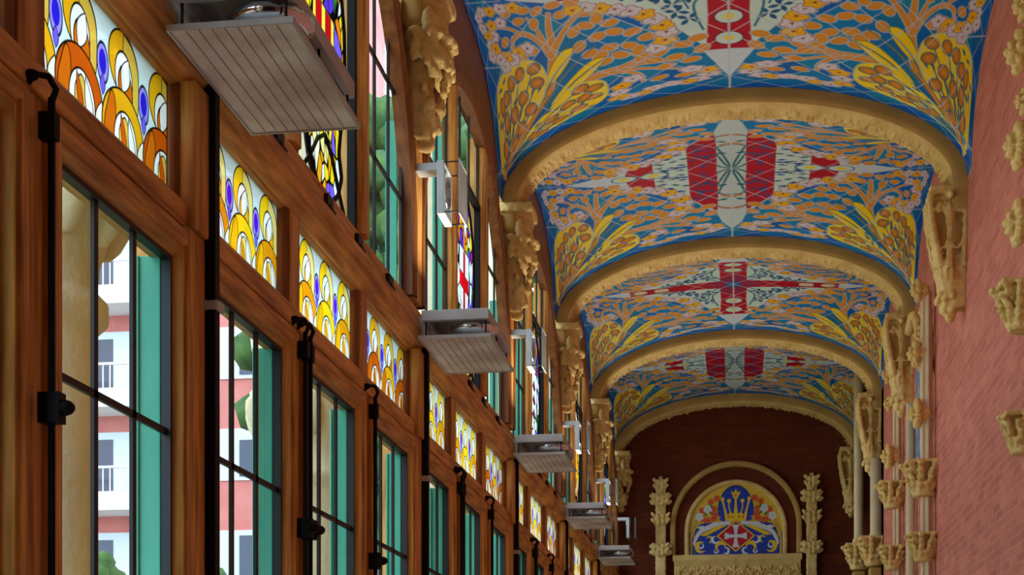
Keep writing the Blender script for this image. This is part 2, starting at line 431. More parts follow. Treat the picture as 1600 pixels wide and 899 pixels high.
def paint_vault(kind, n):
    """colours of one quadrant (u,v in 0..1), n+1 by n+1"""
    g = np.linspace(0, 1, n + 1); U, V = np.meshgrid(g, g)
    p = Paint(U, V, BLUE, 1.3 / n)
    # tone of each tile differs
    T = .15
    ia = np.floor((p.x + p.y) / T).astype(int); ib = np.floor((p.x - p.y) / T).astype(int)
    h = np.modf(np.abs(np.sin(ia * 12.9898 + ib * 78.233) * 43758.5453))[0]
    tone = BLUE[None] * (1 - h[:, None]) + TEAL[None] * h[:, None]
    p.c = tone * (.82 + .3 * np.modf(h * 7)[0])[:, None]
    lim = (p.x > .80) | (p.y > .70)
    p.c[lim] = (p.c[lim] * .5 + BLUE2 * .5)
    rnd = random.Random(5)
    # curved sky-white lozenge in the middle
    bound = [(.0, .40), (.06, .36), (.10, .30), (.15, .225), (.22, .15), (.32, .09), (.46, .045), (.62, .0)]
    B = smooth_pts(bound, 5)
    if kind == 'cross':
        p.poly([(0, -.01)] + [tuple(q) for q in B] + [(.62, -.01)], MINT)
        for cx, cy, r in ((.10, .10, .1), (.14, .13, .6), (.17, .09, -.4), (.20, .08, .5), (.13, .17, 1.2), (.23, .05, .2), (.10, .21, 1.0), (.27, .05, .1)):
            for k in range(4):
                a = r + k * 1.57; p.leaf(cx + .020 * math.cos(a), cy + .018 * math.sin(a), .017, .008, a, srgb(20, 92, 140))
        p.curve([(.062, .10), (.085, .14), (.082, .20), (.065, .27)], .0035, srgb(30, 120, 150))
        p.curve([(.07, .06), (.11, .10), (.10, .16)], .003, srgb(30, 120, 150))
        p.poly([(.05, .048), (.055, .0), (.45, -.01), (.47, .045), (.45, .036), (.3, .036)], RED)
        p.poly([(-.01, -.01), (.055, -.01), (.052, .2), (.060, .385), (-.01, .385)], RED)
        for cy in (.215, .325):
            p.ell(0, cy, .034, .032, 0, MINT, VIO, .005); p.ell(0, cy, .014, .014, 0, YEL)
        for cx in (.30, .40):
            p.ell(cx, 0, .034, .022, 0, CREAM, VIO, .005)
        for k in range(7):
            a = k * PI / 12; p.curve([(0, 0), (.05 * math.cos(a), .07 * math.sin(a)), (.11 * math.cos(a + .1), .13 * math.sin(a + .1))], .003, srgb(60, 70, 130))
        p.ell(0, 0, .028, .028, 0, srgb(20, 110, 170))
        p.poly([(-.01, .385), (.068, .385), (.04, .46), (.012, .56), (.0, .60), (-.01, .60)], srgb(206, 222, 236))
        p.poly([(.45, .042), (.46, -.01), (.64, -.01), (.64, .0), (.54, .022)], srgb(206, 222, 236))
    else:
        clip = [(0, -.01)] + [tuple(q) for q in B] + [(.62, -.01)]
        p.poly(clip, MINT)
        p.poly([(.045, -.01), (.14, -.01), (.14, .232), (.10, .29), (.045, .36)], RED)
        p.poly([(.255, -.01), (.365, -.01), (.35, .07), (.33, .08), (.255, .125)], RED)
        p.poly([(.365, -.01), (.35, .0), (.37, .05), (.5, .03), (.64, 0), (.64, -.01)], srgb(206, 222, 236))
        for k in range(26):
            cx = rnd.uniform(.15, .245); cy = rnd.uniform(.01, .17)
            p.leaf(cx, cy, .017, .006, rnd.uniform(-.4, .4), srgb(16, 90, 120) if rnd.random() < .7 else srgb(10, 70, 170))
        for k in range(15):
            cx = rnd.uniform(.06, .13); cy = rnd.uniform(.02, .24); p.leaf(cx, cy, .016, .008, rnd.uniform(0, 3), srgb(70, 70, 130))
        p.poly([(-.01, -.01), (.047, -.01), (.044, .2), (.050, .38), (.035, .47), (.01, .55), (0, .58), (-.01, .58)], srgb(196, 216, 216))
        for a in (.25, .8, 1.2):
            p.curve([(.0, .0), (.03 * math.cos(a), .06 * math.sin(a)), (.046, .02 + .22 * math.sin(a) ** 2)], .004, srgb(24, 110, 120))
        for cy in (.17, .29):
            p.leaf(.03, cy - .03, .02, .008, .3, srgb(24, 110, 120)); p.curve([(0, cy + .05), (.03, cy + .045), (.048, cy + .02)], .003, srgb(24, 110, 120))
        for cy in (.23, .33):
            for q in range(4): p.ell(.008 + .008 * q, cy + .006 * math.cos(q), .006, .007, 0, srgb(200, 120, 50))
        for cx in (.255, .365):
            p.ell(cx, 0, .045, .022, 0, MINT, srgb(30, 120, 150), .004); p.ell(cx, 0, .02, .012, 0, YEL)
    OW = srgb(190, 196, 200)
    # tree trunk and branches
    def branch(pts, w): p.curve(pts, w, ORG, OW, .004); p.curve(pts, [q * .35 for q in (w if np.ndim(w) else [w] * 2)], srgb(228, 150, 50))
    branch([(.545, .42), (.515, .34), (.50, .23), (.50, .16), (.49, .09)], [.018, .016, .013, .009, .006])
    branch([(.51, .28), (.475, .22), (.43, .15), (.40, .12)], [.011, .009, .006, .004])
    branch([(.51, .28), (.545, .21), (.60, .17), (.655, .19), (.665, .235)], [.012, .011, .009, .007, .004])
    branch([(.60, .175), (.66, .14), (.72, .13)], [.006, .005, .004])
    branch([(.52, .25), (.54, .17), (.57, .10)], [.008, .006, .004])
    branch([(.50, .50), (.41, .42), (.28, .40), (.14, .42)], [.014, .012, .008, .004])
    branch([(.40, .42), (.30, .42), (.245, .47), (.235, .53)], [.010, .008, .006, .004])
    branch([(.30, .41), (.22, .44), (.12, .49)], [.006, .005, .003])
    branch([(.30, .40), (.20, .36), (.13, .34)], [.006, .005, .003])
    # round leaves on the branches
    def gleaf(x, y, a, s=1.0): p.ell(x, y, .025 * s, .0165 * s, a, ORG, OW, .003); p.ell(x, y, .017 * s, .009 * s, a, srgb(226, 152, 48))
    for x, y, a in ((.25, .235, .3), (.30, .22, -.2), (.35, .23, .4), (.41, .26, .9), (.21, .27, .2), (.26, .30, -.5), (.32, .29, .2), (.29, .335, -.3), (.35, .32, .5),
                    (.31, .175, .1), (.38, .17, -.2), (.345, .145, 1.2), (.08, .31, .4), (.12, .335, -.2), (.14, .40, .1), (.07, .37, 1.0), (.10, .43, .3), (.18, .36, .8),
                    (.17, .45, .2), (.20, .40, -.3), (.23, .37, .5), (.12, .54, .2), (.19, .53, .6), (.45, .10, .5), (.42, .19, 1.0), (.37, .11, .2), (.53, .07, .8), (.58, .06, .1), (.61, .11, .3),
                    (.47, .05, .2), (.55, .13, 1.3), (.58, .25, .2), (.63, .27, -.2), (.66, .07, .3), (.70, .20, .8), (.41, .05, .1), (.34, .35, .2), (.24, .33, 1.1), (.38, .30, .3)):
        gleaf(x, y, a)
    # the two long yellow leaves and the heart-shaped fans
    p.poly([(.43, .26), (.47, .27), (.52, .33), (.56, .41), (.50, .37), (.45, .31)], YEL, srgb(110, 120, 60), .003, 6)
    p.poly([(.33, .33), (.38, .335), (.45, .39), (.54, .48), (.46, .45), (.39, .40)], YEL, srgb(110, 120, 60), .003, 6)
    for a0, a1 in (((.30, .31), (.56, .50)), ((.36, .27), (.58, .48)), ((.40, .25), (.60, .47))):
        p.curve([a0, ((a0[0] + a1[0]) / 2 + .01, (a0[1] + a1[1]) / 2), a1, (.84, .65)], [.002, .004, .005, .004], srgb(120, 130, 110))
    bl = [(.42, .425), (.36, .445), (.345, .50), (.355, .57), (.40, .62), (.50, .645), (.62, .655), (.74, .665), (.85, .675), (.80, .63), (.66, .56), (.55, .50), (.48, .44)]
    brr = [(.54, .37), (.56, .31), (.62, .285), (.71, .305), (.80, .36), (.855, .44), (.875, .53), (.875, .60), (.86, .675), (.78, .62), (.66, .53), (.58, .45)]
    for shp in (bl, brr): p.poly(shp, YEL, srgb(200, 205, 140), .006, 5)
    def pleaf(x, y, a): p.ell(x, y, .027, .0185, a, BRN, srgb(60, 110, 120), .0045); p.ell(x, y, .016, .009, a, srgb(218, 150, 50))
    # blue-grey gaps between the yellow cells of each fan
    for k in range(46):
        x = rnd.uniform(.38, .86); y = rnd.uniform(.32, .64)
        p.leaf(x, y, .022, .0055, rnd.uniform(.3, 1.3), srgb(40, 118, 150)) if (y > .30 + (.62 - x) * .5 and (x > .56 or y > .45)) else None
    def vein(x, y, bx=.86, by=.66, k=.0035):
        p.curve([(x, y), ((x + bx) / 2 - .02, (y + by) / 2 + .01), (bx, by)], [k * .7, k, k], srgb(44, 116, 146))
    Lf = [(.385, .475, .2), (.43, .455, .4), (.39, .535, -.3), (.48, .52, .5), (.445, .585, .2), (.52, .61, .1), (.60, .635, .2), (.42, .515, .9), (.55, .565, .3), (.64, .60, .1)]
    Rf = [(.59, .32, .3), (.66, .335, .9), (.585, .375, .1), (.66, .42, .6), (.76, .415, .9), (.63, .465, .3), (.78, .49, 1.2), (.715, .365, 1.0), (.80, .44, 1.1), (.72, .47, .9), (.81, .56, 1.2), (.74, .56, .8), (.69, .52, .5)]
    for x, y, a in Lf + Rf: vein(x, y)
    for x in (.46, .52, .58, .64, .70, .76, .82): vein(x, .60 - (x - .46) * .35, k=.003)
    for x, y, a in Lf + Rf: pleaf(x, y, a)
    p.curve([(.55, .44), (.68, .55), (.86, .67)], [.004, .009, .012], ORG, srgb(70, 110, 120), .003)
    p.curve([(.70, .50), (.79, .60), (.87, .68)], [.003, .006, .009], ORG, srgb(70, 110, 120), .003)
    p.poly([(.835, .655), (.885, .655), (.878, .70), (.87, .75)], srgb(230, 200, 60), OW, .003)
    # flower heads: white and yellow rosettes
    FW = srgb(222, 216, 226); FY = srgb(246, 190, 16)
    F = [(.19, .335, 0), (.165, .30, 1), (.16, .26, 0), (.17, .225, 1), (.19, .19, 0), (.215, .16, 1), (.25, .135, 0), (.29, .115, 0), (.33, .10, 1), (.37, .085, 0), (.41, .09, 1),
         (.055, .56, 0), (.06, .52, 1), (.085, .60, 0), (.12, .615, 1), (.16, .61, 0), (.10, .50, 0), (.21, .62, 0), (.245, .65, 1), (.28, .655, 0), (.315, .625, 1), (.31, .575, 0), (.265, .49, 0), (.30, .525, 1),
         (.60, .235, 0), (.645, .25, 1), (.675, .275, 0), (.71, .265, 1), (.73, .30, 0), (.755, .27, 0), (.70, .11, 0), (.755, .12, 1), (.76, .17, 0), (.80, .165, 1), (.80, .21, 0), (.77, .225, 1), (.81, .255, 0),
         (.83, .13, 0), (.62, .04, 1), (.68, .04, 0), (.74, .05, 1), (.80, .05, 0), (.84, .08, 0)]
    for x, y, k in F:
        p.flower(x, y, .034, .027, rnd.uniform(0, 6), FY if k else FW, VIO if not k else srgb(150, 70, 10), 5, srgb(150, 30, 60))
    # white joints between tiles
    J = srgb(196, 208, 222); e = p.e * 1.0; wj = .0022
    for q in (p.x + p.y, p.x - p.y):
        d = np.abs(q / T - np.round(q / T)) * T
        a = np.clip(.5 - (d - wj) / e, 0, 1) * .85; p.c = p.c * (1 - a[:, None]) + J * a[:, None]
    d = np.abs(p.y / (2 * T) - np.round(p.y / (2 * T))) * 2 * T
    a = np.clip(.5 - (d - wj) / e, 0, 1) * .7 * (p.x > .66); p.c = p.c * (1 - a[:, None]) + J * a[:, None]
    a = np.clip(.5 - (p.x - .0028) / e, 0, 1); p.c = p.c * (1 - a[:, None]) + J * a[:, None]
    a = np.clip(.5 - ((1 - p.x) - .006) / e, 0, 1); p.c = p.c * (1 - a[:, None]) + J * a[:, None]
    a = np.clip(.5 - ((1 - p.y) - .03) / e, 0, 1); p.c = p.c * (1 - a[:, None]) + srgb(120, 140, 150) * a[:, None]
    return p.c.reshape(n + 1, n + 1, 3)

def vault_mesh(kind, n=380):
    q = paint_vault(kind, n)
    full = np.concatenate([q[:, :0:-1], q], 1); full = np.concatenate([full[:0:-1], full], 0)
    g = np.linspace(-1, 1, 2 * n + 1); U, V = np.meshgrid(g, g)
    x = 1.8 * np.sin(U * PI / 2); y = 1.815 * np.sin(V * PI / 2)
    # the painted field keeps its place when the shell reaches under the ribs
    z = Zv(x, np.clip(y, -1.635, 1.635))
    return grid_mesh('vault_' + kind, x, y, z, full.reshape(-1, 3), M['tile'])

# ------------------------------------------------------------------ setting: floor, walls, ceiling
def struct(name, mb, m, label, cat='wall', bevel=0):
    o = mb.build(name, m, bevel=bevel); return tag(o, label, cat, kind='structure')
struct('floor', MB().box(XL - .3, XR + 1.6, START_Y, END_Y + .3, -.1, 0), M['floor'], 'pale tiled corridor floor', 'floor')
OPEN0 = 19.42
struct('wall_right', MB().box(XR, XR + .35, START_Y, OPEN0, 0, 6.9), M['brick_side'], 'pinkish red brick wall on the right, opposite the windows')
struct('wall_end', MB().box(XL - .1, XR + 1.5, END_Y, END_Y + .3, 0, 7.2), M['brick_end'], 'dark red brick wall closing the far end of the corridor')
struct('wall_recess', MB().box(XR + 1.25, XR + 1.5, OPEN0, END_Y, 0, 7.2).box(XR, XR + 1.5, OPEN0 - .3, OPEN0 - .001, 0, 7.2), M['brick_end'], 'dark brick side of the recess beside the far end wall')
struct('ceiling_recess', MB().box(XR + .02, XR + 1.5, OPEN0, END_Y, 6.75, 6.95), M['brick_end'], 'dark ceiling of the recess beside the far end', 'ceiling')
struct('wall_back_added', MB().box(XL - .1, XR + .3, START_Y - .3, START_Y, 0, 7.2), M['brick_end'], 'unseen brick wall added behind the viewer to control the light')  # unseen wall, added to close the corridor and control its light

vm = {'cross': vault_mesh('cross'), 'stripe': vault_mesh('stripe')}
ORD = ['nearest', 'second', 'third', 'fourth', 'fifth', 'sixth', 'seventh']
for i, cy in enumerate(CEN):
    kind = 'cross' if i % 2 == 1 else 'stripe'
    o = obj('ceiling', vm[kind], None, (XC, cy - .06, 0))
    vis = i - 3
    tag(o, ('blue tiled vault with a red cross on pale ground, %s' if kind == 'cross' else 'blue tiled vault with broad red and white stripes, %s') %
        ('out of view' if vis < 0 else ['at the top of the view', 'behind the first full rib', 'behind the second full rib', 'last before the end wall'][vis]), 'vaulted ceiling', kind='structure')
    o.name = 'ceiling' if i == 0 else 'ceiling.%03d' % i
# roof shell above the vaults keeps daylight out
struct('ceiling_shell', MB().box(XL - .35, XR + 1.6, START_Y - .3, END_Y + .3, 7.2, 7.35).box(XL - .35, XL - .12, START_Y - .3, END_Y + .3, 6.62, 7.2)
       .box(XR, XR + .3, START_Y - .3, END_Y + .3, 6.9, 7.2), M['brick_end'], 'brick roof slab above the vaults', 'roof')

# ------------------------------------------------------------------ carved stone ribs
def rib_mesh():
    n = 420; path = []
    leg = 6
    zs0 = 5.80
    for k in range(leg): path.append((-1.8, 5.62 + (5.85 - 5.62) * k / leg, -1, 0))
    for k in range(n + 1):
        t = PI - PI * k / n; path.append((1.8 * math.cos(t), 5.85 + .8 * math.sin(t), None, None))
    for k in range(leg): path.append((1.8, 5.85 - (5.85 - 5.62) * (k + 1) / leg, 1, 0))
    P = np.array([(a, b) for a, b, _, _ in path]); T = np.gradient(P, axis=0); T /= np.linalg.norm(T, axis=1)[:, None]
    N = np.stack([T[:, 1], -T[:, 0]], 1)          # inward / downward
    # section: (inset from outer edge, y)
    sec = [(-.03, 0.0), (0.0, 0.0), (.06, 0.0), (.10, 0.004), (.108, .02)]
    m = 16
    for k in range(m + 1):
        s = k / m; sec.append((.118 + .030 * math.sin(PI * s), .03 + (RD - .06) * s))
    sec += [(.108, RD - .02), (.10, RD), (-.03, RD)]
    vs = []; K = len(sec)
    for i in range(len(P)):
        al = i / len(P) * 75
        for j, (d, y) in enumerate(sec):
            dd = d
            if 5 <= j <= 5 + m:
                s = (j - 5) / m
                q = Vector((al * 1.6, s * 5.0, 0))
                f = 1.3 * max(0, mnoise.noise(q * .9)) + 1.3 * abs(mnoise.noise(q * 2.0)) + .8 * mnoise.noise(q * 4.5)
                dd += (f - .45) * .034 * math.sin(PI * min(1, max(0, s * 1.1 - .05)))
            x, z = P[i] + N[i] * dd; vs.append((x, y, z))
    fs = [(i * K + j, i * K + (j + 1) % K, (i + 1) * K + (j + 1) % K, (i + 1) * K + j) for i in range(len(P) - 1) for j in range(K)]
    fs += [tuple(range(K))[::-1], tuple(range((len(P) - 1) * K, len(P) * K))]
    mb = MB().add(vs, fs); me = mb.mesh('rib', M['stone']); me.materials.append(M['stone_smooth_shaded'])
    mi = [1 if (f % K) < 4 or (f % K) > K - 3 else 0 for f in range((len(P) - 1) * K)] + [0, 0]  # front and back faces take the shade-darkened stone
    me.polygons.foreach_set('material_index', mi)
    me.polygons.foreach_set('use_smooth', [True] * len(me.polygons))
    fix_normals(me)
    return me
rm = rib_mesh()
for i, y in enumerate(RIB):
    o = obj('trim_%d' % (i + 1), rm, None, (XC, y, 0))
    lab = ['ochre stone rib with carved underside, %s' % t for t in ('behind the viewer', 'overhead, out of view', 'overhead, just out of view', 'cut off by the top of the view on the left',
            'nearest one fully in view', 'second one fully in view', 'third one fully in view', 'smallest, against the dark end wall')][i]
    tag(o, lab, 'vault rib', 'carved stone ribs crossing the vault', kind='structure')

# ------------------------------------------------------------------ left wall: timber window screen
POSTS = [c - BAY / 2 for c in CEN] + [CEN[-1] + BAY / 2]
GX = XL + .02      # casement glass plane
SX = XL            # stained glass plane
def screen():
    """fixed timber framing of the whole left side"""
    mb = MB()
    y0, y1 = START_Y, END_Y
    # dado below the windows, sill, transom beam, upper sill
    mb.box(XL - .10, XL + .02, y0, y1, 0, .80)
    mb.prism([(XL - .12, .80), (XL + .12, .80), (XL + .12, .85), (XL - .12, .88)], 'Y', y0, y1)
    mb.prism([(XL - .09, 3.30), (XL + .045, 3.30), (XL + .045, 3.375), (XL + .015, 3.41), (XL - .09, 3.41)], 'Y', y0, y1)
    return mb
struct('wall_left', screen(), M['wood_h'], 'timber sill and rails of the window screen along the left side', bevel=.006)
tb = MB()
tb.prism([(XL - .09, 3.79), (XL + .02, 3.79), (XL + .07, 3.835), (XL + .09, 3.87), (XL + .09, 3.925), (XL + .05, 3.93), (XL - .09, 3.93)], 'Y', START_Y, END_Y)
struct('trim_9', tb, M['wood_h'], 'long rounded timber beam above the small stained glass panels', 'beam', bevel=.004)
tb = MB()
tb.prism([(XL - .09, 3.935), (XL + .055, 3.935), (XL + .055, 4.03), (XL + .035, 4.045), (XL + .01, 4.085), (XL - .09, 4.085)], 'Y', START_Y, END_Y)
struct('trim_10', tb, M['wood_h'], 'timber bottom rail of the tall upper windows', 'beam', bevel=.004)

def post_mb():
    mb = MB()
    mb.box(XL - .14, XL + .06, -.135, .135, .88, 3.30); mb.box(XL - .14, XL + .075, -.105, .105, 3.30, 3.80)
    mb.box(XL - .05, XL + .05, -.10, .10, 4.085, 5.70)
    return mb
for i, y in enumerate(POSTS[0:]):
    o = post_mb().build('timber_post', M['wood_v'], bevel=.008); o.location.y = y if i < 7 else END_Y - .16
    tag(o, 'timber post between window bays, %s' % ['behind the viewer', 'left of the view', 'behind the nearest light tray', 'under the nearest left corbel', 'under the second left corbel',
        'under the third left corbel', 'under the fourth left corbel', 'meeting the dark end wall'][i], 'post', 'timber posts between the window bays', 'structure'); o.name = 'trim_%d' % (20 + i)

def arch_z(t): return 4.4 + 1.65 * math.sqrt(max(0, 1 - (t / 1.76) ** 2))

def upper_arch():
    """arched timber head and spandrel panel above the tall windows, centred on y=0"""
    mb = MB(); n = 72; a = 1.70
    ts = [-a + 2 * a * k / n for k in range(n + 1)]
    # spandrel
    def spand(x):
        vs = []; fs = []
        for t in [-1.815] + ts + [1.815]:
            z0 = arch_z(t) if abs(t) <= a else 4.0
            vs += [(x, t, z0), (x, t, float(Bzf(np.array(t))) + .06 if abs(t) < 1.6 else 5.75)]
        for k in range(len(ts) + 1): fs.append((2 * k, 2 * k + 2, 2 * k + 3, 2 * k + 1))
        return vs, fs
    for x in (XL - .005, XL - .03): mb.add(*spand(x))
    return mb
def arch_trim():
    mb = MB(); n = 60; a = 1.70
    path = [(-a, 4.09), (-a, 4.25)] + [(-a * math.cos(PI * k / n), 4.40 + 1.60 * math.sin(PI * k / n)) for k in range(n + 1)] + [(a, 4.25), (a, 4.09)]
    P = np.array(path); T = np.gradient(P, axis=0); T /= np.linalg.norm(T, axis=1)[:, None]; N = np.stack([-T[:, 1], T[:, 0]], 1)
    sec = [(-.045, XL - .03), (-.045, XL + .045), (-.02, XL + .06), (.03, XL + .06), (.05, XL + .04), (.05, XL - .03)]
    K = len(sec); vs = [(x, P[i][0] + N[i][0] * d, P[i][1] + N[i][1] * d) for i in range(len(P)) for d, x in sec]
    fs = [(i * K + j, i * K + (j + 1) % K, (i + 1) * K + (j + 1) % K, (i + 1) * K + j) for i in range(len(P) - 1) for j in range(K)]
    return mb.add(vs, fs)

# ---- stained glass patterns
def transom_panel(warm):  # warm: dimmer panels, shade from outside put into the glass colours
    W, H = .96, .38; nx, nz = 520, 210
    a = np.linspace(0, 3, nx); b = np.linspace(0, 1, nz); A, B_ = np.meshgrid(a, b)
    p = Paint(A, B_ * (H / .32), srgb(206, 226, 230), .010); HH = H / .32
    K = (.004, .003, .003); LW = .022
    y1, y2, o1 = (srgb(250, 206, 20), srgb(242, 224, 130), srgb(228, 150, 14)) if warm == 0 else (srgb(226, 168, 20), srgb(214, 180, 70), srgb(196, 84, 10))
    o2 = srgb(240, 180, 16) if warm == 0 else srgb(204, 104, 12)
    wt = srgb(236, 240, 236)
    for k in range(-1, 4):
        s = k + (.35 if warm else .12)
        e = p.ell; t = lambda q: q * HH
        # upper inverted-U ring
        e(s + .5, t(.71), .35, t(.255), 0, y1, K, LW)
        p.poly([(s + .5, t(.96)), (s + .5, t(.72)), (s + .66, t(.36)), (s + .84, t(.42)), (s + .85, t(.74)), (s + .72, t(.90))], y2, K, LW * .8, 4)
        e(s + .50, t(.60), .20, t(.20), 0, wt, K, LW)
        e(s + .54, t(.52), .16, t(.17), .2, o2, K, LW)
        p.leaf(s + .54, t(.63), .19, .10, 1.2, wt, K, LW * .8)
        # violet drop
        e(s, t(.55), .12, t(.145), 0, srgb(150, 140, 240), K, LW); e(s, t(.56), .082, t(.10), 0, srgb(84, 20, 214) if not warm else srgb(40, 30, 200))
        p.leaf(s, t(.38), .09, .05, 1.57, srgb(110, 90, 240), K, LW * .7)
    for k in range(-1, 4):
        s = k + (.35 if warm else .12); e = p.ell; t = lambda q: q * HH
        # lower heavy curl
        e(s + .5, t(.12), .50, t(.36), 0, y1 if k % 2 else o1, K, LW)
        p.poly([(s + .06, t(.16)), (s + .20, t(.40)), (s + .30, t(.30)), (s + .24, t(-.05)), (s + .04, t(-.05))], o2, K, LW * .8, 4)
        e(s + .55, t(.08), .27, t(.24), 0, wt, K, LW)
        p.poly([(s + .42, t(-.05)), (s + .40, t(.15)), (s + .52, t(.28)), (s + .62, t(.2)), (s + .66, t(-.05))], y2, K, LW * .8, 4)
        p.leaf(s + .50, t(.12), .2, .05, 1.9, o1, K, LW * .7)
        p.leaf(s + .70, t(.10), .24, .07, 1.9, wt, K, LW * .8)
        p.leaf(s + .93, t(.08), .18, .08, 1.3, srgb(230, 236, 220), K, LW * .8)
    # edge lead
    d = np.minimum(np.minimum(p.x, 3 - p.x), np.minimum(p.y, HH - p.y)); al = np.clip(.5 - (d - .03) / .01, 0, 1)
    p.c = p.c * (1 - al[:, None]) + np.array(K) * al[:, None]
    Y = A / 3 * W - W / 2; Z = 3.41 + B_ * H
    return grid_mesh('transom_glass', np.zeros_like(Y), Y, Z, p.c, M['stained'])
TR = [transom_panel(0), transom_panel(1)]

def cart_half(z):
    """half width of the cartouche at height z"""
    pts = [(4.085, .12), (4.16, .24), (4.26, .30), (4.36, .25), (4.44, .27), (4.60, .33), (4.80, .36), (4.98, .35), (5.12, .30), (5.24, .21), (5.34, .10), (5.42, .0)]
    return np.interp(z, [a for a, _ in pts], [b for _, b in pts])
def cartouche(seed, style):
    nx, nz = 190, 330
    A, B_ = np.meshgrid(np.linspace(-.38, .38, nx), np.linspace(4.085, 5.42, nz))
    p = Paint(A, B_, (1, 1, 1), .004); rs = np.random.RandomState(seed)
    pal = {'gold': [(250, 214, 30), (245, 226, 140), (240, 160, 20), (240, 244, 236), (250, 214, 30), (120, 90, 230), (246, 240, 200)],
           'purple': [(90, 50, 200), (240, 240, 250), (120, 110, 240), (250, 214, 40), (60, 140, 60), (240, 240, 246)],
           'green': [(20, 130, 60), (240, 244, 244), (30, 90, 50), (120, 90, 220), (240, 250, 244), (60, 180, 90)],
           'orange': [(240, 130, 20), (250, 200, 40), (236, 236, 220), (220, 80, 20), (250, 220, 120)],
           'blue': [(40, 40, 190), (90, 90, 230), (220, 230, 250), (60, 50, 150), (130, 140, 240)]}[style]
    up = [(160, 30, 130), (240, 120, 30), (60, 160, 60), (250, 214, 40), (240, 240, 240), (90, 50, 200)]
    sx = rs.uniform(-.4, .4, 170); sz = rs.uniform(4.0, 5.5, 170)
    d = np.hypot((p.x[:, None] - sx[None]) * 1.25, (p.y[:, None] - sz[None]) * .8)
    o = np.argpartition(d, 2, axis=1)[:, :2]; dd = np.take_along_axis(d, o, 1); o1 = np.where(dd[:, 0] < dd[:, 1], o[:, 0], o[:, 1])
    gap = np.abs(dd[:, 0] - dd[:, 1])
    cc = np.array([srgb(*(pal[rs.randint(len(pal))] if sz[k] < 4.95 else up[rs.randint(len(up))])) for k in range(170)])
    p.c = cc[o1]; al = np.clip(.5 - (gap - .011) / .006, 0, 1)[:, None]; p.c = p.c * (1 - al)
    K = (.003, .003, .003)
    sh = [(-.17, 4.95), (.17, 4.95), (.18, 4.75), (.13, 4.58), (0, 4.48), (-.13, 4.58), (-.18, 4.75)]
    stripes = {'gold': ((200, 10, 20), (250, 220, 70)), 'purple': ((240, 240, 246), (240, 240, 246)), 'green': ((240, 244, 240), (240, 244, 240)),
               'orange': ((250, 200, 30), (230, 90, 20)), 'blue': ((60, 40, 170), (110, 120, 230))}[style]
    p.poly(sh, srgb(*stripes[1]), K, .010)
    if stripes[0] != stripes[1]:
        for x in (-.13, .03):
            p.poly([(x, 4.945), (x + .095, 4.945), (x + .095, 4.58), (x, 4.58)], srgb(*stripes[0]), K, .005)
    elif style == 'purple':
        p.poly([(-.035, 4.94), (.035, 4.94), (.035, 4.52), (-.035, 4.52)], srgb(214, 10, 24), K, .005); p.poly([(-.17, 4.78), (.17, 4.78), (.16, 4.68), (-.16, 4.68)], srgb(214, 10, 24), K, .005)
        p.poly([(-.15, 4.45), (.12, 4.45), (.05, 4.25), (-.1, 4.2)], srgb(214, 10, 24), K, .006)
    else:
        for z in (4.55, 4.68, 4.81): p.poly([(-.1, z), (0, z + .07), (.1, z), (0, z - .03)], srgb(120, 20, 60), K, .005)
    keep = (np.abs(A) < cart_half(B_) - .004)
    return grid_mesh('cartouche', np.zeros_like(A), A, B_, p.c, M['stained'], keep)

# ---- casement
CW, CZ0, CZ1 = 1.07, .88, 3.285
def casement(label, cat='window'):
    r = empty('window', (0, 0, 0)); tag(r, label, cat, 'tall timber casements with leaded iron bars', 'structure')
    f = MB().frame(-CW / 2, CW / 2, CZ0, CZ1, [(0, XL - .05), (0, XL + .05), (.008, XL + .058), (.05, XL + .058), (.058, XL + .046), (.066, XL + .05), (.075, XL + .05), (.10, XL + .015), (.105, XL - .02), (.105, XL - .05)])
    fo = f.build('frame', M['wood_v'], r); fo.data.materials.append(M['wood_h'])
    fo.data.polygons.foreach_set('material_index', [1 if k % 2 == 0 else 0 for k in range(len(fo.data.polygons))])
    g0, g1, z0, z1 = -CW / 2 + .10, CW / 2 - .10, CZ0 + .10, CZ1 - .10
    gb = MB(); gb.add([(GX - .02, g0 - .004, z0 - .004), (GX - .02, g1 + .004, z0 - .004), (GX - .02, g1 + .004, z1 + .004), (GX - .02, g0 - .004, z1 + .004)], [(0, 1, 2, 3)]); gb.build('glass', M['glass'], r)
    m = MB(); m.frame(g0, g1, z0, z1, [(0, GX - .03), (0, GX + .002), (.016, GX + .002), (.016, GX - .03)])
    W = (g1 - g0)
    for k in (1, 2): m.box(GX - .022, GX - .010, g0 + W * k / 3 - .015, g0 + W * k / 3 + .015, z0, z1)
    for z in (2.60, 2.02, 1.44): m.box(GX - .022, GX - .010, g0, g1, z - .011, z + .011)
    m.build('muntin', M['muntin'], r)
    ob = MB(); ob.box(XL - .098, XL - .014, g1 - .014, g1 - .001, z0, z1); ob.box(XL - .098, XL - .086, g1 - .024, g1 - .014, z0, z1)
    ob.build('outer_jamb', M['green'], r, bevel=.004)['label'] = 'green painted outer jamb'
    return r
def transom(me, label):
    r = empty('stained_glass_panel', (0, 0, 0)); tag(r, label, 'stained glass', 'small stained glass panels above the casements', 'structure')
    f = MB().frame(-.535, .535, 3.375, 3.825, [(0, XL - .05), (0, XL + .02), (.03, XL + .02), (.042, XL + .006), (.05, XL - .02), (.05, XL - .05)])
    fo = f.build('frame', M['wood_dark'], r); fo.data.materials.append(M['wood_h'])
    fo.data.polygons.foreach_set('material_index', [1 if k % 2 == 0 else 0 for k in range(len(fo.data.polygons))])
    g = obj('glass', me, r, (SX - .012, 0, 0))
    ob = MB().box(XL - .16, XL - .055, .49, .60, 3.30, 3.85); ob.build('outer_jamb', M['green'], r)['label'] = 'green painted outer jamb'
    return r
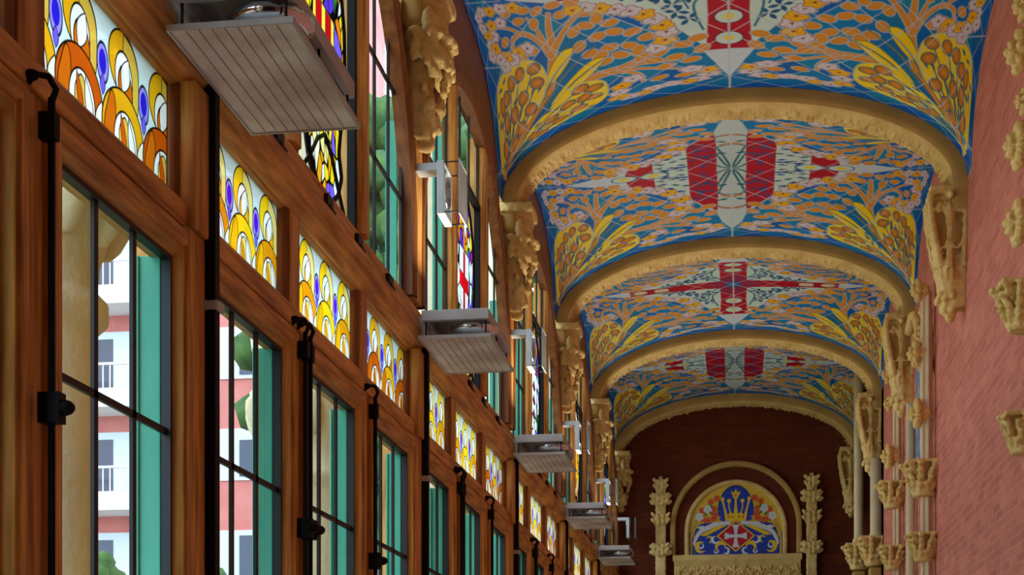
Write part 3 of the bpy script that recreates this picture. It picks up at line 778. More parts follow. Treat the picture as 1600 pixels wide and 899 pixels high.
def bolt(two):
    r = empty('window_bolt', (0, 0, 0))
    for q in ((0, .075) if two else (0,)):
        MB().tube([(XL + .085, q, .95), (XL + .085, q, 3.28)], .0105, 8).build('rod', M['black'], r)
    for q in ((0, .075) if two else (0,)):
        h = MB()
        h.box(XL + .055, XL + .115, q - .022, q + .022, 2.42, 2.50); h.blob((XL + .12, q, 2.46), (.022, .022, .03), (1, 0, 0))
        h.build('catch', M['black'], r)
        MB().box(XL + .055, XL + .10, q - .018, q + .018, 3.17, 3.24).build('guide', M['black'], r)
    for q in ((0, .075) if two else (0,)):
        h = MB()
        h.tube([(XL + .085, q, 3.27), (XL + .10, q - .005, 3.30), (XL + .09, q - .03, 3.325), (XL + .06, q - .05, 3.325), (XL + .045, q - .055, 3.30)], .009, 8)
        h.blob((XL + .055, q - .055, 3.32), (.016, .016, .022), (1, 0, 0))
        h.build('hook', M['black'], r)
    return r
def upper_window():
    r = empty('window', (0, 0, 0)); tag(r, 'x', 'window', 'tall arched upper windows', 'structure')
    upper_arch().build('spandrel', M['wood_dark'], r)
    arch_trim().build('arch_head', M['wood_dark'], r)
    mm = MB()
    for s in (-1, 1):
        mm.prism([(XL - .09, s * .6 - .065), (XL + .02, s * .6 - .065), (XL + .045, s * .6 - .04), (XL + .045, s * .6 + .04), (XL + .02, s * .6 + .065), (XL - .09, s * .6 + .065)], 'Z', 4.08, arch_z(.6) - .01)
    mm.build('mullion', M['wood_v'], r)
    def light(a, b, nv, zs, z0=4.085):
        g = MB(); n = 16; ys = [a + (b - a) * k / n for k in range(n + 1)]
        vs = []
        for y in ys: vs += [(GX - .035, y, z0), (GX - .035, y, arch_z(y) - .02)]
        g.add(vs, [(2 * k, 2 * k + 2, 2 * k + 3, 2 * k + 1) for k in range(n)]); g.build('glass', M['glass'], r)
        m = MB()
        for k in range(1, nv):
            y = a + (b - a) * k / nv; m.box(GX - .040, GX - .028, y - .016, y + .016, z0, arch_z(y) - .02)
        for y in (a, b): m.box(GX - .040, GX - .025, y - .02, y + .02, z0, arch_z(y) - .02)
        for z in zs:
            q = 1.76 * math.sqrt(max(0, 1 - ((z - 4.4) / 1.65) ** 2)) if z > 4.4 else 1.76
            y0, y1 = max(a, -q), min(b, q)
            if y1 > y0 + .05: m.box(GX - .040, GX - .028, y0, y1, z - .012, z + .012)
        m.build('muntin', M['muntin'], r)
    light(-1.62, -.67, 3, (4.62, 5.15)); light(.67, 1.62, 3, (4.62, 5.15)); 
    light(-.53, .53, 3, (5.45,), 5.42)
    g = MB(); g.add([(GX - .04, -.53, 4.085), (GX - .04, .53, 4.085), (GX - .04, .53, 5.42), (GX - .04, -.53, 5.42)], [(0, 1, 2, 3)]); g.build('glass', M['glass'], r)
    ib = MB()
    zs = np.linspace(4.085, 5.42, 60)
    for s in (-1, 1):
        ib.tube([(XL - .012, s * float(cart_half(z)), float(z)) for z in zs], .013, 6)
        ib.box(GX - .05, GX - .01, s * .505 - .02, s * .505 + .02, 4.085, 5.42)
        ib.tube([(XL - .008, s * .0, 4.36), (XL - .008, s * .12, 4.30), (XL - .008, s * .22, 4.20), (XL - .008, s * .34, 4.10)], .010, 6)
    ib.box(GX - .05, GX - .01, -.53, .53, 5.40, 5.44)
    ib.build('iron_border', M['black'], r)
    for y in (1.62, -.67): MB().box(XL - .10, XL - .035, y - .016, y - .003, 4.0, arch_z(min(abs(y), 1.6)) - .03).build('outer_jamb', M['green'], r)['label'] = 'green painted outer jamb'
    return r

CS = [casement('x')] ; TRN = [transom(TR[0], 'x'), transom(TR[1], 'x')]; BT = [bolt(True), bolt(False)]; UW = [upper_window()]
reg(None)
first = {}
WN = [0]
def place(proto, loc, label, name=None, group=None):
    """the first placement moves the prototype itself, later ones copy it"""
    key = proto.name if proto not in first.values() else proto.name
    if id(proto) not in USED: USED.add(id(proto)); o = proto
    else: o = copy_tree(proto)
    o.location = loc; o['label'] = label
    if name: NAMES.append((o, name))
    if group: o['group'] = group
    return o
USED = set(); NAMES = []
protoC, protoT0, protoT1, protoB2, protoB1, protoU = CS[0], TRN[0], TRN[1], BT[0], BT[1], UW[0]
for b in (protoB2, protoB1): tag(b, 'x', 'window bolt')
bays = [i for i in range(1, 7)]
where = {1: 'bay at the left edge', 2: 'first full bay', 3: 'second full bay', 4: 'third full bay', 5: 'fourth full bay', 6: 'last bay'}
pos3 = ('nearest', 'middle', 'farthest')
styles = {1: 'orange', 2: 'gold', 3: 'gold', 4: 'purple', 5: 'green', 6: 'orange'}
cart_words = {'gold': 'red and yellow striped shield in gold glass', 'purple': 'white and red glass under violet flowers', 'green': 'green and white glass', 'orange': 'orange and yellow glass', 'blue': 'deep blue glass'}
nwin = 0
CARTS = {}
for i in bays:
    c = CEN[i]
    if i == 6: c = CEN[6] - 0.0
    for j, dy in enumerate((-1.2, 0, 1.2)):
        if i == 1 and j < 1: pass
        nwin += 1
        o = place(protoC, (0, c + dy, 0), 'tall timber casement with dark bars, %s of three, %s' % (pos3[j], where[i]), 'window_%d' % nwin)
        nwin += 1
        o = place(protoT1 if j == 2 else protoT0, (0, c + dy, 0),
                  ('amber curls stained glass with shade painted in, %s of three, %s' if j == 2 else 'bright yellow curls stained glass, %s of three, %s') % (pos3[j], where[i]), 'window_%d' % nwin)
    place(protoB2, (0, c - .64, 0), 'pair of black iron bolt rods between casements, %s' % where[i], group='black iron window bolts')
    place(protoB1, (0, c + .60, 0), 'single black iron bolt rod by the farthest casement, %s' % where[i], group='black iron window bolts')
    nwin += 1
    o = place(protoU, (0, c, 0), 'tall arched three-light timber window, %s' % where[i], 'window_%d' % nwin)
    st = ['orange', 'orange', 'gold', 'purple', 'green', 'orange', 'blue'][i]
    if st not in CARTS: CARTS[st] = cartouche(3 + i, st)
    ct = obj('stained_glass_cartouche', CARTS[st], None, (SX - .014, c, 0))
    tag(ct, 'pointed cartouche of %s, %s' % (cart_words[st], where[i]), 'stained glass', 'stained glass cartouches in the upper windows')
for k, (o, nm) in enumerate(NAMES): o.name = nm
struct('wall_left_near', MB().box(XL - .12, XL - .0, START_Y, POSTS[1], .85, 7.0), M['wood_dark'], 'timber wall continuing behind the viewer')
# mullions between casements
mu = MB()
for c in CEN[1:]:
    for s in (-1, 1): mu.box(XL - .09, XL + .028, c + s * .6 - .07, c + s * .6 + .07, .88, 3.79)
struct('trim_11', mu, M['wood_v'], 'timber mullions standing between the casements', 'mullion', bevel=.005)

# black conduits on the posts
for i, y in enumerate(POSTS[2:7]):
    mb = MB(); mb.box(XL + .06, XL + .098, -.025, .025, .02, 3.84)
    o = mb.build('conduit', M['black'], bevel=.004); o.location.y = y + .05
    k = MB().box(XL + .06, XL + .11, -.035, .035, 3.06, 3.09).build('clamp', M['white_metal'], o)
    tag(o, 'black conduit running down a timber post, %s' % ['under the nearest light tray', 'under the second light tray', 'under the third light tray', 'under the fourth light tray', 'under the farthest light tray'][i], 'conduit', 'black conduits on the timber posts')

# hinges on the beam
hn = 0
for c in CEN[2:6]:
    for dy in (-.95, -.2, .35, 1.0):
        mb = MB(); mb.tube([(XL + .075, -.05, 3.94), (XL + .075, .05, 3.94)], .013, 8); mb.box(XL + .05, XL + .075, -.045, .045, 3.94, 4.0)
        o = mb.build('hinge', M['iron']); o.location.y = c + dy
        tag(o, 'small black hinge on the long timber beam, %s in the %s' % (['nearest', 'second', 'third', 'farthest'][hn % 4], where[2 + hn // 4])); hn += 1; tag(o, None, 'hinge', 'small black hinges along the timber beam')

# ------------------------------------------------------------------ light fittings
def light_tray():
    r = empty('light_tray')
    L, W0, W1 = .82, .03, .41
    t = MB()
    # upper frame: open tray with flanges
    z0, z1 = .10, .155
    t.box(W0, W1, 0, .035, z0, z1).box(W0, W1, L - .035, L, z0, z1).box(W0, W0 + .035, .035, L - .035, z0, z1).box(W1 - .03, W1, .035, L - .035, z0, z1)
    t.box(W0, W1, 0, L, z1 - .006, z1 + .004)
    t.build('tray', M['white_metal'], r, bevel=.003)
    MB().box(-.03, W0 + .02, .10, .16, .03, .15).build('bracket', M['white_metal'], r, bevel=.003); MB().box(-.03, W0 + .02, L - .20, L - .14, .03, .15).build('bracket', M['white_metal'], r, bevel=.003)
    g = MB(); g.box(W0 - .01, W1 + .012, -.01, L + .01, 0, .008); g.build('glass_plate', M['panel'], r)
    ed = MB().frame(-.012, L + .012, 0, 1, [(0, 0)]) if False else MB()
    ed.box(W0 - .016, W0 - .008, -.014, L + .014, -.006, .014).box(W1 + .01, W1 + .018, -.014, L + .014, -.006, .014)
    ed.box(W0 - .016, W1 + .018, -.016, -.008, -.006, .014).box(W0 - .016, W1 + .018, L + .008, L + .016, -.006, .014)
    ed.build('plate_edge', M['white_metal'], r)
    wr = MB()
    for k in range(1, 9): x = W0 + (W1 - W0) * k / 9; wr.box(x - .0007, x + .0007, 0, L, -.002, 0)
    wr.build('wire_guard', M['wire'], r)
    for x in (W0 + .02, W1 - .02):
        for y in (.03, L / 2, L - .03): MB().tube([(x, y, .005), (x, y, z0 + .01)], .005, 6).build('standoff', M['iron'], r)
    lp = MB().lathe([(.02, .02), (.11, .022), (.135, .04), (.14, .07), (.12, .075), (.10, .05), (.03, .035)], (.30, .17, .02), 28); lp.build('reflector', M['brass'], r)
    return r
def spot_head():
    r = empty('spotlight')
    a = MB(); a.box(.0, .155, -.05, .06, .0, .045); a.box(.12, .15, -.02, .02, -.06, 0); a.build('arm', M['white_metal'], r, bevel=.004)
    h = MB(); h.frame(-.12, .12, -.27, .03, [(0, .145), (0, .18), (.02, .18), (.02, .145)]); h.box(.138, .146, -.12, .12, -.27, .03); h.build('housing', M['white_metal'], r, bevel=.003)
    l = MB().lathe([(.015, 0), (.07, .004), (.09, .03), (.085, .034), (.02, .012)], (0, 0, 0), 24); o = l.build('reflector', M['brass'], r)
    o.rotation_euler = (0, PI / 2, 0); o.location = (.148, 0, -.12)
    g = MB(); g.frame(-.125, .125, -.275, .035, [(0, .262), (0, .27), (.01, .27), (.01, .262)]); g.box(.264, .267, -.12, .12, -.27, .03); g.build('front_glass', M['glass_f'], r)
    for y in (-.11, .11):
        for z in (-.26, .02): MB().tube([(.175, y, z), (.264, y, z)], .004, 6).build('standoff', M['iron'], r)
    return r
M['glass_f'] = mat('grey_front_glass', (.35, .38, .38), rough=.2, spec=.6)
lt, sh = light_tray(), spot_head()
reg(None)
tag(lt, 'x', 'light fitting', 'light trays on the timber posts'); tag(sh, 'x', 'spotlight', 'small spotlights between the upper windows')
for i in range(2, 7):
    y = POSTS[i]
    place(lt, (XL + .085, y - (.42 if i == 2 else .24), 3.815), 'grey metal light tray with a wired glass plate, %s' % {2: 'nearest and largest, top left', 3: 'second from the viewer', 4: 'third from the viewer', 5: 'fourth from the viewer', 6: 'farthest and smallest'}[i])
for i in range(3, 8):
    y = POSTS[i] if i < 7 else END_Y - .3
    place(sh, (XL + .06, y - .1, 4.79), 'small grey spotlight on an arm, %s' % {3: 'nearest, below the large left corbel', 4: 'second from the viewer', 5: 'third from the viewer', 6: 'fourth from the viewer', 7: 'farthest, against the dark end wall'}[i])
# the lamps inside the trays throw warm light up on the vault
for i in range(2, 7):
    y = POSTS[i] - .1
    ld = bpy.data.lights.new('tray_lamp', 'AREA'); ld.shape = 'RECTANGLE'; ld.size = .3; ld.size_y = .5; ld.energy = LAMP_POWER; ld.color = (1.0, .93, .80)
    lo = bpy.data.objects.new('tray_lamp', ld); C.objects.link(lo); lo.location = (XL + .42, y + .2, 4.06); lo.rotation_euler = (PI, math.radians(28), 0)

# ------------------------------------------------------------------ carved corbels
def corbel_right_mesh():
    """tapering bracket with a lattice front, stem, leaf scrolls and a bud at the foot; projects to -x, z from 0 (top) down to -.98"""
    m = MB(); R = random.Random(4)
    m.box(-.27, .01, -.17, .17, -.05, .02)
    m.prism([(-.22, -.05), (.0, -.05), (.0, .05), (-.22, .05)], 'Z', -.45, 0); m.prism([(-.15, -.06), (.0, -.06), (.0, .06), (-.15, .06)], 'Z', -.66, -.4)
    for s in (-1, 1):
        y = s * .145
        m.tube([(-.265, y, -.03), (-.26, y, -.2), (-.225, y, -.42), (-.18, s * .12, -.60)], [.026, .024, .026, .032], 8)          # outer rim
        m.tube([(-.01, y, -.03), (-.005, y, -.3), (-.01, s * .12, -.60)], [.024, .020, .026], 8)                                 # wall rim
        for q in (-1, 1):                                                                                                    # stem opening into scrolls
            c = -.125
            m.tube([(c + q * .010, y, -.62), (c + q * .010, y - s * .0, -.40), (c + q * .013, y, -.24), (c + q * .035, y, -.15), (c + q * .070, y, -.125), (c + q * .085, y, -.165), (c + q * .065, y, -.19)],
                   [.015, .012, .013, .020, .026, .024, .018], 8)
            m.tube([(c + q * .014, y, -.40), (c + q * .03, y, -.455), (c + q * .065, y, -.47), (c + q * .095, y, -.42), (c + q * .105, y, -.30)], [.010, .012, .012, .011, .009], 8)
        m.blob((-.125, y, -.17), (.035, .022, .07)); m.blob((-.125, y, -.07), (.03, .12, .03), (1, 0, 0))
        for k in range(7):
            m.blob((-.262 + .011 * k, s * (.10 - .004 * k), -.07 - .07 * k), (.022, .03, .045), (-.3, 0, -1)); m.blob((-.262 + .011 * k, s * .03, -.10 - .07 * k), (.022, .03, .045), (-.3, 0, -1))
    # lower body
    m.lathe([(.02, -.98), (.05, -.94), (.075, -.86), (.10, -.76), (.11, -.66), (.10, -.58), (.08, -.52)], (-.10, 0, 0), 16)
    m.box(-.08, .01, -.09, .09, -.9, -.5)
    for k in range(9):
        a = -PI / 2 + PI * k / 8; m.blob((-.10 - .10 * math.cos(a), .10 * math.sin(a), -.66), (.03, .022, .075), (-.3 * math.cos(a), .3 * math.sin(a), 1))
    for k in range(7):
        a = -PI / 2 + PI * k / 6; m.blob((-.10 - .085 * math.cos(a), .085 * math.sin(a), -.80 - .02 * (k % 2)), (.034, .03, .06), (-.5 * math.cos(a), .5 * math.sin(a), -.8))
    for k in range(5):
        a = -PI / 2 + PI * k / 4; m.blob((-.10 - .06 * math.cos(a), .06 * math.sin(a), -.90), (.028, .028, .045), (-.3 * math.cos(a), .3 * math.sin(a), -1))
    m.blob((-.10, 0, -.97), (.04, .04, .035))
    return remeshed('corbel_right', m, M['stone'], .0095, 2, .008, 26)
def corbel_left_mesh():
    """leafy carved corbel: fan of broad leaves over drapery folds and clustered flowers; projects to +x"""
    m = MB(); R = random.Random(9)
    m.box(-.01, .22, -.16, .16, -.05, .02)
    m.prism([(0, -.10), (.10, -.10), (.12, .10), (0, .10)], 'Z', -.78, 0)
    for s in (-1, 0, 1):                       # upper broad leaves with ridges
        for k in range(5):
            a = -.5 + .25 * k
            m.blob((.13 + .04 * (s == 0), s * .10 + .035 * math.sin(a * 2), -.13 - .03 * abs(s)), (.026, .03, .15), (.15 + .12 * (s == 0), s * .35 + math.sin(a) * .5, -1))
    for k in range(9):                         # middle scalloped row
        a = -PI / 2 + PI * k / 8
        m.blob((.07 + .13 * math.cos(a), .155 * math.sin(a), -.33 - .02 * (k % 2)), (.04, .03, .095), (.5 * math.cos(a), .4 * math.sin(a), -1))
        m.blob((.07 + .15 * math.cos(a), .16 * math.sin(a), -.25), (.03, .03, .05), (math.cos(a), math.sin(a), -.3))
    for k in range(24):                        # lower clustered flowers
        a = R.uniform(-PI / 2, PI / 2); z = R.uniform(-.74, -.42); q = .13 - .11 * (-.42 - z) / .32 * .6
        cx, cy = .06 + q * math.cos(a), q * math.sin(a)
        for j in range(4):
            b = j * PI / 2 + R.uniform(0, 1); m.blob((cx + .02, cy + .024 * math.cos(b), z + .024 * math.sin(b)), (.02, .02, .022), (1, 0, 0), 8, 5)
    m.blob((.09, 0, -.78), (.05, .05, .06))
    m.tube([(.10, 0, .0), (.19, .02, -.10), (.17, .05, -.22)], [.03, .035, .02], 8)
    return remeshed('corbel_left', m, M['stone'], .0095, 1, .012, 22)
cr, cl = corbel_right_mesh(), corbel_left_mesh()
cwords = {3: 'nearest and largest of the row', 4: 'second of the row', 5: 'third of the row', 6: 'fourth of the row', 7: 'last of the row, by the end wall', 2: 'just out of view'}
for i in range(2, 8):
    y = RIB[i] + RD / 2
    o = obj('carved_corbel', cl, None, (XL - .01, y - .02, 5.82)); o.scale = (1.12, 1.15, 1.05); tag(o, 'leafy ochre corbel between the windows, %s' % cwords[i], 'corbel', 'carved stone corbels under the ribs')
    if i < 4: continue
    o = obj('carved_corbel', cr, None, (XR - .005, y, 5.80)); tag(o, 'scrolled ochre corbel on the brick side, %s' % {2: 'just out of view', 3: 'cut off at the upper right edge', 4: 'nearest and largest', 5: 'beside the carved shafts', 6: 'above the slender column', 7: 'smallest, at the end wall'}[i], 'corbel', 'carved stone corbels under the ribs')

# ------------------------------------------------------------------ foliage knobs, capitals, shafts
def knob_mesh(seed, leaves=10, r=.13):
    m = MB(); R = random.Random(seed); m.blob((0, 0, 0), (r * .6, r * .6, r * .6))
    for k in range(leaves):
        a = 2 * PI * k / leaves
        m.blob((-.4 * r, r * .72 * math.cos(a), r * .72 * math.sin(a)), (r * .22, r * .3, r * .38), (-.5, math.cos(a), math.sin(a)), 8, 6)
    for k in range(6):
        a = 2 * PI * k / 6 + .4
        m.blob((-.75 * r, r * .36 * math.cos(a), r * .36 * math.sin(a)), (r * .18, r * .22, r * .26), (-1, math.cos(a), math.sin(a)), 8, 6)
    m.blob((-.95 * r, 0, 0), (r * .2, r * .2, r * .2))
    m.box(-.1 * r, .5 * r, -.3 * r, .3 * r, -.4 * r, .4 * r)
    return remeshed('knob%d' % seed, m, M['stone_pale'] if False else M['stone'], .008, 1, .006, 40)
def capital_mesh(seed, w=.16, h=.26):
    m = MB(); R = random.Random(seed)
    m.box(-w, w, -w, w, h - .03, h); m.lathe([(w * .5, 0), (w * .5, h * .4), (w * .6, h * .85), (w * .6, h - .03)], (0, 0, 0), 16)
    for row in range(4):
        for k in range(9):
            a = 2 * PI * (k + .5 * row) / 9 + R.uniform(-.3, .3); q = w * (.55 + .13 * row); z = h * (.08 + .22 * row + R.uniform(-.05, .05))
            m.blob((q * math.cos(a), q * math.sin(a), z), (w * .15, w * .2, h * .17), (math.cos(a) * .5, math.sin(a) * .5, 1), 8, 6)
            m.blob((q * 1.25 * math.cos(a), q * 1.25 * math.sin(a), z + h * .12), (w * .15, w * .2, w * .15), (math.cos(a), math.sin(a), -.3), 8, 6)
    m.lathe([(w * .6, 0), (w * .66, -.02), (w * .55, -.045)], (0, 0, 0), 16)
    return remeshed('capital%d' % seed, m, M['stone'], .0095, 1, .006, 35)
KN = [knob_mesh(1, 11), knob_mesh(2, 8), knob_mesh(3, 6, .11)]
CP = [capital_mesh(1), capital_mesh(2, .13, .22)]

def shaft(name, x, y, z0, z1, r, label, knobs=(), caps=(), fluted=True, group=None, mat_=None):
    root = empty(name, (x, y, z0)); tag(root, label, 'stone shaft', group)
    m = MB()
    if fluted:
        n = 40; prof = []
        for k in range(n):
            t = 2 * PI * k / n; q = r * (1 + .18 * math.cos(5 * t)); prof.append((q * math.cos(t), q * math.sin(t)))
        m.prism(prof, 'Z', 0, z1 - z0)
    else: m.lathe([(r * 1.3, 0), (r * 1.3, .04), (r, .08), (r, z1 - z0)], (0, 0, 0), 20)
    m.build('shaft', mat_ or M['stone_pale'], root)
    for dx, dy, z, k, s in knobs:
        o = obj('foliage_knob', KN[k], root, (dx, dy, z - z0)); o.scale = (s, s, s)
    for dx, dy, z, k, s in caps:
        o = obj('capital', CP[k], root, (dx, dy, z - z0)); o.scale = (s, s, s)
    return root
def surround(y_near, y_far, words, near_detail=True):
    """gothic door surround on the brick wall: a near and a far crocketed shaft with foliage knobs"""
    if near_detail:
        n = shaft('crocketed_shaft', XR - .08, y_near, .0, 5.55, .045, 'crocketed stone shaft with leafy knobs, near side of the %s' % words,
              [(-.03, -.03, 5.55, 1, .8), (.02, .05, 5.38, 2, .7), (-.04, .02, 5.00, 1, .9), (.03, .10, 4.90, 2, .8), (-.02, 0, 4.46, 0, 1.0), (0, .16, 5.20, 2, .8)], [(-.02, 0, 3.76, 0, 1.05), (-.02, 0, 3.17, 0, .85)])
        MB().tube([(.035, .22, 0), (.035, .22, 5.3)], .022, 10).build('slim_shaft', M['stone_pale'], n)
        MB().tube([(.02, 1.45, 0), (.02, 1.45, 4.85)], .045, 12).build('slim_shaft', M['stone_pale'], n)
    f = shaft('crocketed_shaft', XR - .07, y_far, .0, 5.95, .04, 'crocketed stone shaft with leafy knobs, far side of the %s' % words,
          [(-.02, .03, 5.90, 2, .8), (-.03, .30, 5.50, 1, .75), (-.03, .25, 5.17, 2, .75), (-.02, .0, 5.17, 2, .6), (-.03, 0, 4.56, 0, 1.0)] if near_detail else
          [(-.02, .04, 5.75, 2, .8), (-.03, 0, 5.47, 1, .95), (-.02, .03, 5.20, 2, .7), (-.03, -.02, 4.93, 0, 1.0), (-.03, 0, 4.50, 0, 1.0)],
          [(-.04, 0, 4.04, 0, .95), (-.04, 0, 3.38, 0, .85)] if near_detail else [(-.06, 0, 3.92, 0, .9), (-.06, 0, 3.22, 1, .9)])
    if near_detail:
        k = MB()
        k.tube([(XR - .06, y_far + .02, 4.05), (XR - .06, y_far + .02, 5.9)], .02, 8)
        o = k.build('arris', M['stone'], f); o.location = -Vector(f.location)
        return n
NEAR = surround(14.10, 16.80, 'middle doorway surround')
surround(6.7, 9.04, 'nearest doorway surround', False)
# arched canopy moulding and painted tile strip between shafts of the middle surround
tp = Paint(*np.meshgrid(np.linspace(0, .5, 60), np.linspace(0, 1.13, 200)), srgb(70, 130, 190), .01)
rr = random.Random(3)
for k in range(70): tp.leaf(rr.uniform(0, .5), rr.uniform(0, 1.13), .05, .014, rr.uniform(.8, 2.2), srgb(*rr.choice([(230, 230, 240), (230, 190, 60), (180, 60, 60), (40, 80, 170), (90, 160, 200)])))
A, B_ = np.meshgrid(np.linspace(0, .5, 60), np.linspace(0, 1.13, 200))
o = obj('tile_strip', grid_mesh('tile_strip', np.zeros_like(A), A, B_, tp.c, M['mosaic']), None, (XR - .012, 15.0, 4.27))
tag(o, 'narrow strip of blue painted tiles between the carved shafts', 'tile strip')
ar = MB(); 
ar.tube([(XR - .09, 14.3, 4.9), (XR - .10, 14.4, 5.25), (XR - .10, 14.7, 5.5), (XR - .09, 15.1, 5.60), (XR - .08, 15.5, 5.55)], .045, 10)
ar.tube([(XR - .06, 14.5, 4.1), (XR - .06, 14.52, 4.95), (XR - .06, 14.8, 5.25), (XR - .05, 15.4, 5.35)], .028, 8)
o = ar.build('arch_moulding', M['stone'], NEAR); o.location = -Vector(NEAR.location)

# slender columns by the dark recess near the far end
shaft('slender_column', XR - .06, OPEN0 + .02, 4.0, 5.0, .075, 'slender pale column under the corbel beside the dark recess', fluted=False)
root = shaft('slender_column', 1.50, 20.25, 4.05, 6.45, .06, 'tall slender pale column before the dark recess, nearest the end wall', fluted=False)
cp = obj('stone_capital', CP[0], None, (XR - .08, OPEN0 + .02, 3.72)); cp.scale = (1.2, 1.2, 1.2); tag(cp, 'leafy square capital under the short column by the recess', 'capital')
cp = obj('stone_capital', CP[0], None, (1.50, 20.25, 3.76)); cp.scale = (1.1, 1.1, 1.1); tag(cp, 'leafy capital under the tall slender column, lower than the square one', 'capital')
mb = MB().box(1.42, 1.58, 20.17, 20.33, 0, 3.69); tag(mb.build('pier', M['stone_smooth_shaded'], None, bevel=.02), 'plain stone pier under the tall slender column', 'pier')
mb = MB().box(XR - .15, XR, OPEN0 - .08, OPEN0 + .12, 0, 3.65); tag(mb.build('pier', M['stone_smooth_shaded'], None, bevel=.02), 'plain stone pier at the corner of the recess', 'pier')
am = MB().tube([(1.50, 20.25, 6.40), (1.52, 20.1, 6.5), (1.56, 19.9, 6.52), (1.62, 19.7, 6.35), (1.66, 19.62, 6.0), (1.66, 19.6, 5.82)], .05, 10)
o = am.build('arch_moulding', M['stone'], root); o.location = -Vector(root.location)

# ------------------------------------------------------------------ end wall: blind arch, mosaic, pinnacles
AX, AZ = -.08, 4.72
def ring(r0, r1, z_leg, y0, y1, cz, n=48, rnd=False):
    P = [(-1, z_leg)] ; m = MB(); rows = []
    pts = [(-1.0, 0.0, z_leg)] + [(math.cos(PI - PI * k / n), math.sin(PI - PI * k / n), None) for k in range(n + 1)] + [(1.0, 0.0, z_leg)]
    sec = [(r0, y1), (r0, y0 + .02), (r0 + .02, y0), (r1 - .02, y0), (r1, y0 + .02), (r1, y1)]
    vs = []
    for c, s_, zl in pts:
        for r, y in sec: vs.append((AX + r * c, y, (zl if zl is not None else cz + r * s_)))
    K = len(sec); fs = [(i * K + j, i * K + (j + 1) % K, (i + 1) * K + (j + 1) % K, (i + 1) * K + j) for i in range(len(pts) - 1) for j in range(K)]
    return m.add(vs, fs)
o = ring(.90, .98, 4.30, END_Y - .12, END_Y + .02, AZ).build('arch_moulding', M['stone_smooth_shaded'], None); tag(o, 'round ochre stone arch moulding around the mosaic on the end wall', 'arch')
o = ring(.695, .765, 4.29, END_Y - .07, END_Y + .02, 4.66).build('arch_moulding', M['stone'], None); tag(o, 'inner round stone edge framing the blue mosaic', 'arch')
def tympanum():
    n = 360; g = np.linspace(-.7, .7, n); h = np.linspace(0, 1.09, int(n * .78)); A, B_ = np.meshgrid(g, h)
    q = np.abs(A); p = Paint(q, B_, srgb(20, 62, 170), .005)
    Yl = srgb(238, 200, 30); Wt = srgb(216, 220, 224); Or = srgb(226, 96, 40); K = srgb(16, 40, 90); Gd = srgb(216, 176, 30)
    p.poly([(0, .50), (.5, .50), (.62, .44), (.72, .30), (.72, 1.2), (0, 1.2)], srgb(226, 190, 60))
    p.poly([(0, .48), (.33, .50), (.45, .50), (.55, .44), (.64, .30), (.67, .15), (.66, 0), (0, 0)], srgb(20, 62, 170), K, .006)
    d = [(.665, 0), (.665, .30), (.63, .44), (.56, .56)]; p.curve(d, .014, Gd, K, .004)
    p.curve([(.48, .50), (.56, .47), (.62, .38), (.64, .28)], .012, Gd, K, .004)
    p.ell(0, .66, .26, .38, 0, srgb(18, 60, 176), K, .012)
    # crown
    p.poly([(-.1, .50), (.15, .50), (.17, .64), (.12, .60), (.08, .66), (.04, .62), (0, .68), (-.1, .68)], Yl, K, .004)
    p.curve([(0, .62), (0, .78), (.0, .86)], [.03, .014, .016], Yl); p.poly([(-.1, .86), (.0, .84), (.03, .86), (.075, .97), (.03, .94), (0, 1.0), (-.1, 1.0)], Yl, K, .003)
    p.ell(0, .90, .018, .022, 0, Or)
    p.curve([(.14, .60), (.17, .72), (.20, .84)], [.02, .012, .016], Yl); p.ell(.20, .85, .028, .03, 0, Yl); p.ell(.10, .82, .03, .03, 0, Yl, K, .003); p.curve([(.07, .62), (.10, .72), (.10, .80)], .008, Yl)
    for x in (.05, .11): p.ell(x, .58, .018, .018, 0, Or, Yl, .008)
    p.poly([(.20, .50), (.27, .50), (.26, .60), (.22, .58)], Gd); p.ell(.225, .55, .02, .025, 0, srgb(20, 62, 170))
    p.curve([(.28, .50), (.285, .65), (.30, .80)], .018, Gd)
    # roses and white flowers
    for x, y in ((.28, .86), (.37, .81), (.325, .70), (.33, .56), (.42, .53), (.50, .68), (.50, .56), (.31, .62)): p.ell(x, y, .045, .045, 0, Or, srgb(130, 50, 20), .004); p.ell(x, y, .018, .018, 0, srgb(200, 60, 30))
    for x, y in ((.42, .70), (.545, .585)): p.flower(x, y, .065, .065, .3, Wt, srgb(90, 100, 110), 5, Gd)
    for x, y in ((.37, .64), (.45, .62), (.36, .74)): p.leaf(x, y, .04, .018, .7, srgb(70, 120, 60))
    # mantling
    p.curve([(.10, .49), (.25, .47), (.42, .42), (.55, .34), (.62, .20), (.61, .14)], [.03, .03, .035, .03, .02, .006], Wt, K, .004)
    p.leaf(.33, .47, .09, .03, -.3, Wt); p.leaf(.50, .42, .08, .03, .1, Wt)
    p.curve([(.16, .45), (.30, .40), (.44, .33), (.52, .31)], [.012, .028, .03, .006], Yl, K, .003)
    for (x, y, r, col, a) in ((.40, .24, .045, Yl, .5), (.51, .13, .075, Yl, 4.0), (.52, .15, .035, Wt, 2.0), (.22, .12, .07, Yl, 5.2), (.15, .07, .045, Wt, 1.2), (.29, .07, .03, Wt, 2.5), (.30, .24, .05, Wt, 3.5)):
        p.curve([(x + r * math.cos(a + t * 4.2), y + r * math.sin(a + t * 4.2)) for t in np.linspace(0, 1, 7)], [.004, .016 * r / .05, .022 * r / .05, .004], col)
    # lozenge with cross
    p.poly([(-.3, .30), (0, .53), (.29, .29), (0, .05), (-.3, .28)], Yl, K, .006)
    p.poly([(-.3, .30), (0, .51), (.262, .29), (0, .072), (-.3, .28)], srgb(190, 14, 48))
